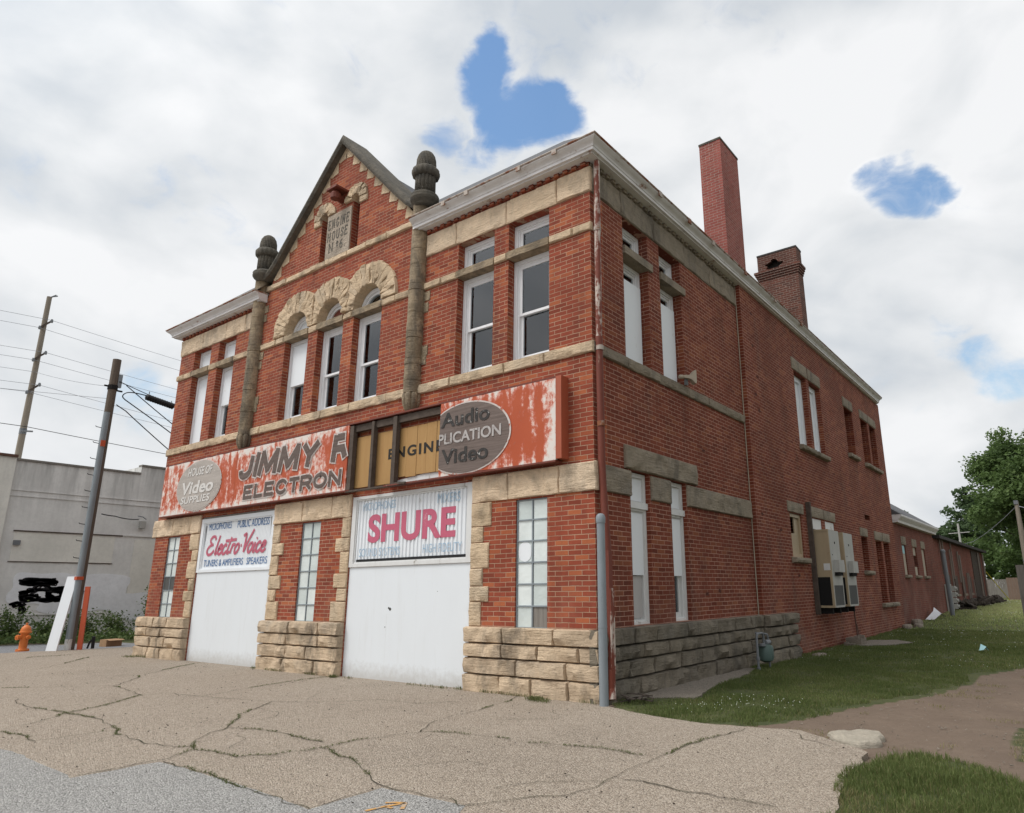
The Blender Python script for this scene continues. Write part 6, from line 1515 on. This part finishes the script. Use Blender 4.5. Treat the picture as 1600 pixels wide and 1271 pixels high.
def tree(name, label, base, h, crown_r, trunk_h, nleaf, leaf, mat, seed, nb=26, group=None, squash=1., lean=(0, 0)):
    global R
    R = np.random.default_rng(seed); rr = random.Random(seed)
    T = empty(name, label, 'tree', group, loc=base)
    mb = MB(); r0 = h*.022
    top = Vector((lean[0], lean[1], h*.82))
    trunk = [Vector((0, 0, -.3))]+[Vector((lean[0]*t+.2*math.sin(t*5+seed), lean[1]*t+.2*math.cos(t*4+seed), h*.82*t)) for t in (.15, .3, .42, .55, .68, .8)]
    mb.tube(trunk, [r0*1.25, r0, r0*.85, r0*.7, r0*.5, r0*.3, r0*.12], 9)
    clusters = []
    for k in range(nb):
        t = rr.uniform(trunk_h/h, .8); i = t*6; st = Vector((lean[0]*t, lean[1]*t, h*.82*t/.82*.95))
        az = k*2.4+rr.uniform(-.5, .5); el = rr.uniform(.1, .75)+max(0, t-.5)*.9
        # crown outline: widest a third of the way up, uneven
        ext = crown_r*(1-abs((t-.42)/.62)**1.8*.75)*rr.uniform(.62, 1.12)
        d = Vector((math.cos(az)*math.cos(el), math.sin(az)*math.cos(el), math.sin(el)*squash))
        en = st+d*ext; mid = st+d*ext*.5+Vector((0, 0, -.05*ext))
        mb.tube([st, mid, st+(en-st)*.82], [r0*.32, r0*.2, r0*.06], 5)
        clusters.append((en*.97+st*.03, ext*.16)); clusters.append((st+(en-st)*.8, ext*.2))
        for j in range(7):
            q = rr.uniform(.3, 1.02); c = st+d*ext*q+Vector((rr.gauss(0, .15), rr.gauss(0, .15), rr.gauss(0, .12)))*ext*.9
            clusters.append((c, ext*rr.uniform(.12, .27)))
            if j < 3: mb.tube([st+d*ext*q*.8, c], [r0*.1, r0*.03], 4)
    mb.build('trunk', M['bark'], T, True)
    per = max(8, nleaf//len(clusters)); parts = []
    for c, r in clusters:
        q = R.normal(size=(per, 3)); q /= np.linalg.norm(q, axis=1)[:, None]; q *= (R.uniform(0, 1, per)**.45)[:, None]*r
        q[:, 2] *= .62
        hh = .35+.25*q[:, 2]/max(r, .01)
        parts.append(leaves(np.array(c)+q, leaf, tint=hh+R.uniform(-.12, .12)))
    V, F, t = join_np(parts)
    link('crown', np_mesh('crown', V, F, t), mat, T)
    return T
zf = float(gh(3, 62))
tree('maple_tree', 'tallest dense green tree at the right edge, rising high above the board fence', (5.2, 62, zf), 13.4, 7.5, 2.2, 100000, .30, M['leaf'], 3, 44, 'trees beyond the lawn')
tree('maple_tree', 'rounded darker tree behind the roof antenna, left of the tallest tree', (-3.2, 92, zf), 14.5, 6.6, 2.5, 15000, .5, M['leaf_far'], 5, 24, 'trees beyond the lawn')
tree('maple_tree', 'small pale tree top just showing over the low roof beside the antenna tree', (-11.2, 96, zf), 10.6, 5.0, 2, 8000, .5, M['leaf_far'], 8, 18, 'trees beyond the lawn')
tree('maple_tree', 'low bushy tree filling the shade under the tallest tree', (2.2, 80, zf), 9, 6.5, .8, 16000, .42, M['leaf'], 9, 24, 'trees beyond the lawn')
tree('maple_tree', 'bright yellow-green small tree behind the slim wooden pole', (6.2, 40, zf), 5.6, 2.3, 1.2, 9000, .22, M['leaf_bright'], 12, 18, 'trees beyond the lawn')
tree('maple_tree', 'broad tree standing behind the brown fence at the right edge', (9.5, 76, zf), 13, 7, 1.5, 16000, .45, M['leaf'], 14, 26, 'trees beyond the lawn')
tree('shade_tree', 'big leafy tree out of view to the right, added to shade the side wall', (16.5, 9.5, 0.), 13, 7., 2.6, 26000, .4, M['leaf'], 21, 36)  # unseen tree beyond the right edge, added to darken the side wall
# weeds at the foot of the grey building
def shrub(name, label, base, h, r, n, leaf, seed, mat, stems=7, group=None, cat='weed'):
    global R
    R = np.random.default_rng(seed); rr = random.Random(seed)
    T = empty(name, label, cat, group, loc=base); mb = MB(); pts = []
    for k in range(stems):
        az = rr.uniform(0, 6.3); lean = rr.uniform(.1, 1.)*r; hh = h*rr.uniform(.55, 1.)
        p = [Vector((rr.uniform(-.1, .1)*r, rr.uniform(-.1, .1)*r, 0)), Vector((math.cos(az)*lean*.4, math.sin(az)*lean*.4, hh*.5)), Vector((math.cos(az)*lean, math.sin(az)*lean, hh))]
        cv = catmull(p, 6); mb.tube(cv, [.012*(1-.8*i/len(cv)) for i in range(len(cv))], 4)
        for _ in range(n//stems):
            q = cv[min(len(cv)-1, int(len(cv)*rr.uniform(.12, 1)))]; s = leaf*1.3
            pts.append((q.x+rr.gauss(0, s), q.y+rr.gauss(0, s), max(.01, q.z+rr.gauss(0, s*.8))))
    mb.build('stem', M['weed'], T); V, F, t = leaves(np.array(pts), leaf, .7)
    link('foliage', np_mesh('foliage', V, F, t), mat, T); return T
sp_ = [(-25.9, -1.2, 1.0, .9, 'low leafy weed at the far left, behind the hydrant'), (-25.6, .1, 1.2, 1.0, 'weed clump right of the hydrant under the scribbled wall'), (-25.2, 1.2, .9, .9, 'short weed clump below the black scribble tail'),
       (-24.9, 2.3, 1.0, .9, 'weed clump just left of the white leaning board'), (-24.9, 3.3, 1.0, 1.0, 'broad weed right of the pole foot'), (-24.6, 4.35, 2.2, .8, 'tall spindly sapling growing against the grey wall'),
       (-24.2, 5.2, .95, 1.0, 'dense weed behind the cardboard box'), (-23.6, 6.3, 1.2, 1.0, 'weed clump closest to the brick building corner')]
for k, (x, y, h, r, lab) in enumerate(sp_):
    shrub('weed_bush', lab, (x, y, -.03), h, r, 1300 if h < 2 else 900, .10 if h < 2 else .10, 40+k, M['weed'], 14 if h < 2 else 9, 'weeds along the foot of the grey building')
R = np.random.default_rng(5)
n = 16000; y = R.uniform(-14, 16, n); fx = -24.2+.62*(y-1)*.55
P = np.stack([R.uniform(0, 1, n)**1.3*-2.6+np.minimum(-21.6+.6*(y-3)*.9, -20.5)-.5, y, np.abs(R.normal(0, .16, n))+.02], 1)
P = P[(P[:, 0] > -26.9)]
V, F, t = leaves(P, .13, .7); link('weed_cover', np_mesh('weed_cover', V, F, t), M['weed'])['kind'] = 'stuff'

# lawn: blades as small bent triangles
def blades(XY, hgt, wid, tint, lean=.5, z=None):
    n = len(XY); az = R.uniform(0, 2*np.pi, n); la = R.uniform(0, 2*np.pi, n); L = R.uniform(.1, 1., n)*lean
    z0 = gh(XY[:, 0], XY[:, 1])-.025 if z is None else np.full(n, z)
    dx, dy = np.cos(az)*wid/2, np.sin(az)*wid/2
    bx, by = np.cos(la)*L*hgt, np.sin(la)*L*hgt
    b0 = np.stack([XY[:, 0]-dx, XY[:, 1]-dy, z0], 1); b1 = np.stack([XY[:, 0]+dx, XY[:, 1]+dy, z0], 1)
    m0 = np.stack([XY[:, 0]+bx*.35-dx*.8, XY[:, 1]+by*.35-dy*.8, z0+hgt*.6], 1); m1 = np.stack([XY[:, 0]+bx*.35+dx*.8, XY[:, 1]+by*.35+dy*.8, z0+hgt*.6], 1)
    t = np.stack([XY[:, 0]+bx, XY[:, 1]+by, z0+hgt*(1-.3*L)], 1)
    V = np.stack([b0, b1, m1, m0, t], 1).reshape(-1, 3); i = np.arange(n)*5
    F = np.concatenate([np.stack([i, i+1, i+2], 1), np.stack([i, i+2, i+3], 1), np.stack([i+3, i+2, i+4], 1)])
    return V, F, np.repeat(tint, 5)
def vnoise(X, Y, s, seed):
    g_ = np.random.default_rng(seed).uniform(0, 1, (64, 64)); x, y = X*s, Y*s
    i, j = np.floor(x).astype(int), np.floor(y).astype(int); fx, fy = x-i, y-j; fx = fx*fx*(3-2*fx); fy = fy*fy*(3-2*fy)
    i, j = i % 64, j % 64; i1, j1 = (i+1) % 64, (j+1) % 64
    return (g_[i, j]*(1-fx)+g_[i1, j]*fx)*(1-fy)+(g_[i, j1]*(1-fx)+g_[i1, j1]*fx)*fy
def sow(n, x0, x1, y0, y1, polys, not_in=()):
    XY = np.stack([R.uniform(x0, x1, n), R.uniform(y0, y1, n)], 1)
    wob = .22*(np.stack([vnoise(XY[:, 0], XY[:, 1], 2.3, 1), vnoise(XY[:, 0], XY[:, 1], 2.3, 2)], 1)-.5)
    wob += .5*(np.stack([vnoise(XY[:, 0], XY[:, 1], .8, 13), vnoise(XY[:, 0], XY[:, 1], .8, 14)], 1)-.5)*(XY[:, 0:1] > 1.6)*(XY[:, 1:2] > -.35)+.16*(np.stack([vnoise(XY[:, 0], XY[:, 1], 7., 15), vnoise(XY[:, 0], XY[:, 1], 7., 16)], 1)-.5)
    Q = XY+wob; k = np.zeros(len(Q), bool)
    for p in polys: k |= inside_np(Q[:, 0], Q[:, 1], p)
    for p in not_in: k &= ~inside_np(XY[:, 0], XY[:, 1], p)
    return XY[k]
BLD = [(-15, -1), (.2, -1), (.2, 0.2), (.14, 6.4), (.34, 6.4), (.34, 8.4), (.12, 8.4), (.12, 31), (-15, 31)]
parts = []; dry = []; far_parts = []
for (n, x0, x1, y0, y1, h, wd) in ((150000, .1, 5.2, -.8, 7.5, .062, .0065), (90000, .1, 5.6, 7.5, 20, .065, .012), (60000, -2, 6, 20, 62, .075, .028), (105000, 4.0, 7.6, -5.2, -.9, .085, .0055)):
    XY = sow(n, x0, x1, y0, y1, (GR1, GR2), (PAD, PAD2, BLD))
    v = vnoise(XY[:, 0], XY[:, 1], .9, 4); v2 = vnoise(XY[:, 0], XY[:, 1], 3.1, 6)
    keep = (R.uniform(0, 1, len(XY)) < .45+.75*v2); XY, v, v2 = XY[keep], v[keep], v2[keep]
    # distance to bare edge -> shorter and drier
    hh = h*R.uniform(.5, 1.25, len(XY))*(.6+.8*v2); far = np.clip((XY[:, 1]-18)/20, 0, 1)
    isdry = (R.uniform(0, 1, len(XY)) < np.where(XY[:, 1] < -.9, np.clip(.12+.42*(XY[:, 1] < -2.7)*vnoise(XY[:, 0], XY[:, 1], 1.7, 8)*1.6, 0, 1), .07+.1*(v > .7)+.25*np.clip((XY[:, 0]-.55*XY[:, 1]*.4-2.4)/2., 0, 1)*(XY[:, 1] < 7)))
    ti = np.clip(.22+.5*v*.6+.75*far+R.normal(0, .15, len(XY)), 0, 1)  # blades lighten with distance, sunlight put into the tint
    (far_parts if y0 >= 20 else parts).append(blades(XY[~isdry], hh[~isdry], wd, ti[~isdry])); dry.append(blades(XY[isdry], hh[isdry]*.9, wd, ti[isdry], .8))
XY = sow(26000, 4.9, 8.5, -3, 9, (GR3,)); k = vnoise(XY[:, 0], XY[:, 1], 2., 9) > .42; XY = XY[k]
dry.append(blades(XY, .045*R.uniform(.4, 1.2, len(XY)), .007, R.uniform(0, 1, len(XY)), .9))
# sparse tufts spilling on to the track
XY = sow(26000, 2.5, 6, -1.6, 9, ([(2.6, -.6), (3.2, -.4), (4.2, -1.3), (5.3, -1.3), (5.6, 2), (5.2, 9), (4.9, 8.6), (4.2, 4.3), (3.2, 1.5)],)); k = vnoise(XY[:, 0], XY[:, 1], 2.6, 12) > .78; XY = XY[k]
dry.append(blades(XY, .04*R.uniform(.4, 1.2, len(XY)), .006, R.uniform(0, 1, len(XY)), .9))
V, F, t = join_np(parts); link('lawn_grass', np_mesh('lawn_grass', V, F, t), M['grass'])['kind'] = 'stuff'
V, F, t = join_np(far_parts); link('far_lawn_grass', np_mesh('far_lawn_grass', V, F, t), M['sunlit_lawn'])['kind'] = 'stuff'
V, F, t = join_np(dry); link('dry_grass', np_mesh('dry_grass', V, F, t), M['grass_dry'])['kind'] = 'stuff'
# clover heads
XY = np.concatenate([sow(170, .5, 2.6, -.5, 1.6, (GR1,), (PAD,)), sow(260, .4, 5, 7, 24, (GR1,), (PAD2, BLD)), sow(350, -1, 5, 24, 55, (GR1,), (BLD,))])
k = vnoise(XY[:, 0], XY[:, 1], 1.4, 21) > .5; XY = XY[k]
P = np.stack([XY[:, 0], XY[:, 1], gh(XY[:, 0], XY[:, 1])+.05], 1); sz = .012+.0009*np.clip(XY[:, 1], 0, 40)
o_ = []
for q, s in zip(P, sz): o_.append(q+np.array([[s, 0, 0], [-s*.5, s*.86, 0], [-s*.5, -s*.86, 0], [0, 0, s*.9]])*.6)
V = np.concatenate(o_); i = np.arange(len(P))*4; F = np.concatenate([np.stack([i, i+1, i+3], 1), np.stack([i+1, i+2, i+3], 1), np.stack([i+2, i, i+3], 1)])
link('clover_flowers', np_mesh('clover_flowers', V, F), M['clover'])['kind'] = 'stuff'
# weeds in the cracks and along the wall foot
wp_ = np.array(weedpts); vn = vnoise(wp_[:, 0], wp_[:, 1], 1.1, 31)
k = (vn > .52) & (wp_[:, 2] > .006); wp_ = wp_[k]
rep = np.repeat(wp_, 13, 0); XY = rep[:, :2]+R.normal(0, .014, (len(rep), 2))
extra = []
for (x, y, n, s) in ((-.92, -.33, 260, .07), (-6.05, -.22, 160, .05), (-14.6, -.3, 120, .12), (-9.0, -.12, 60, .05), (-2.7, -.15, 40, .05), (-.75, -.42, 120, .1)):
    extra.append(np.stack([x+R.normal(0, s, n), y+R.normal(0, s*.6, n)], 1))
u = R.uniform(-15, .1, 1500); vv = vnoise(u, u*0, 1.6, 77) > .6; u = u[vv]; extra.append(np.stack([u, -.19+R.normal(0, .015, len(u))], 1))
E_ = np.concatenate(extra)
b1 = blades(XY, .018*R.uniform(.4, 1.4, len(XY)), .006, R.uniform(.1, .9, len(XY)), 1.1, .008)
b2 = blades(E_,   .06*R.uniform(.3, 1.3, len(E_)), .008, R.uniform(.3, 1, len(E_)), 1., .008)
V, F, t = join_np([b1, b2]); link('crack_weeds', np_mesh('crack_weeds', V, F, t), M['crack_weed'])['kind'] = 'stuff'
# scattered leaf litter and grit on the lot
n = 900; XY = np.stack([R.uniform(-12, 4, n), R.uniform(-6.2, -.2, n)], 1); XY = XY[inside_np(XY[:, 0], XY[:, 1], LOT)]
V, F, t = leaves(np.concatenate([XY, np.full((len(XY), 1), .012)], 1), .022, .1, down=0.); link('leaf_litter', np_mesh('leaf_litter', V, F, t), M['char'])['kind'] = 'stuff'
n = 700; XY = sow(n, 2.6, 6, -1.2, 8, ([(2.6, -.6), (3.2, -.4), (4.2, -1.3), (5.3, -1.3), (6, 2), (6, 9), (4.9, 8.6), (4.2, 4.3), (3.2, 1.5)],))
P = np.concatenate([XY, np.full((len(XY), 1), -.012)], 1); s = R.uniform(.006, .022, len(P)); o_ = []
for q, k_ in zip(P, s): o_.append(q+(np.array([[1, 0, 0], [-.5, .9, 0], [-.6, -.8, 0], [.1, 0, .7]])+R.normal(0, .15, (4, 3)))*k_)
V = np.concatenate(o_); i = np.arange(len(P))*4; F = np.concatenate([np.stack([i, i+1, i+3], 1), np.stack([i+1, i+2, i+3], 1), np.stack([i+2, i, i+3], 1)])
link('gravel', np_mesh('gravel', V, F, R.uniform(0, 1, len(V))), M['rubble'])['kind'] = 'stuff'
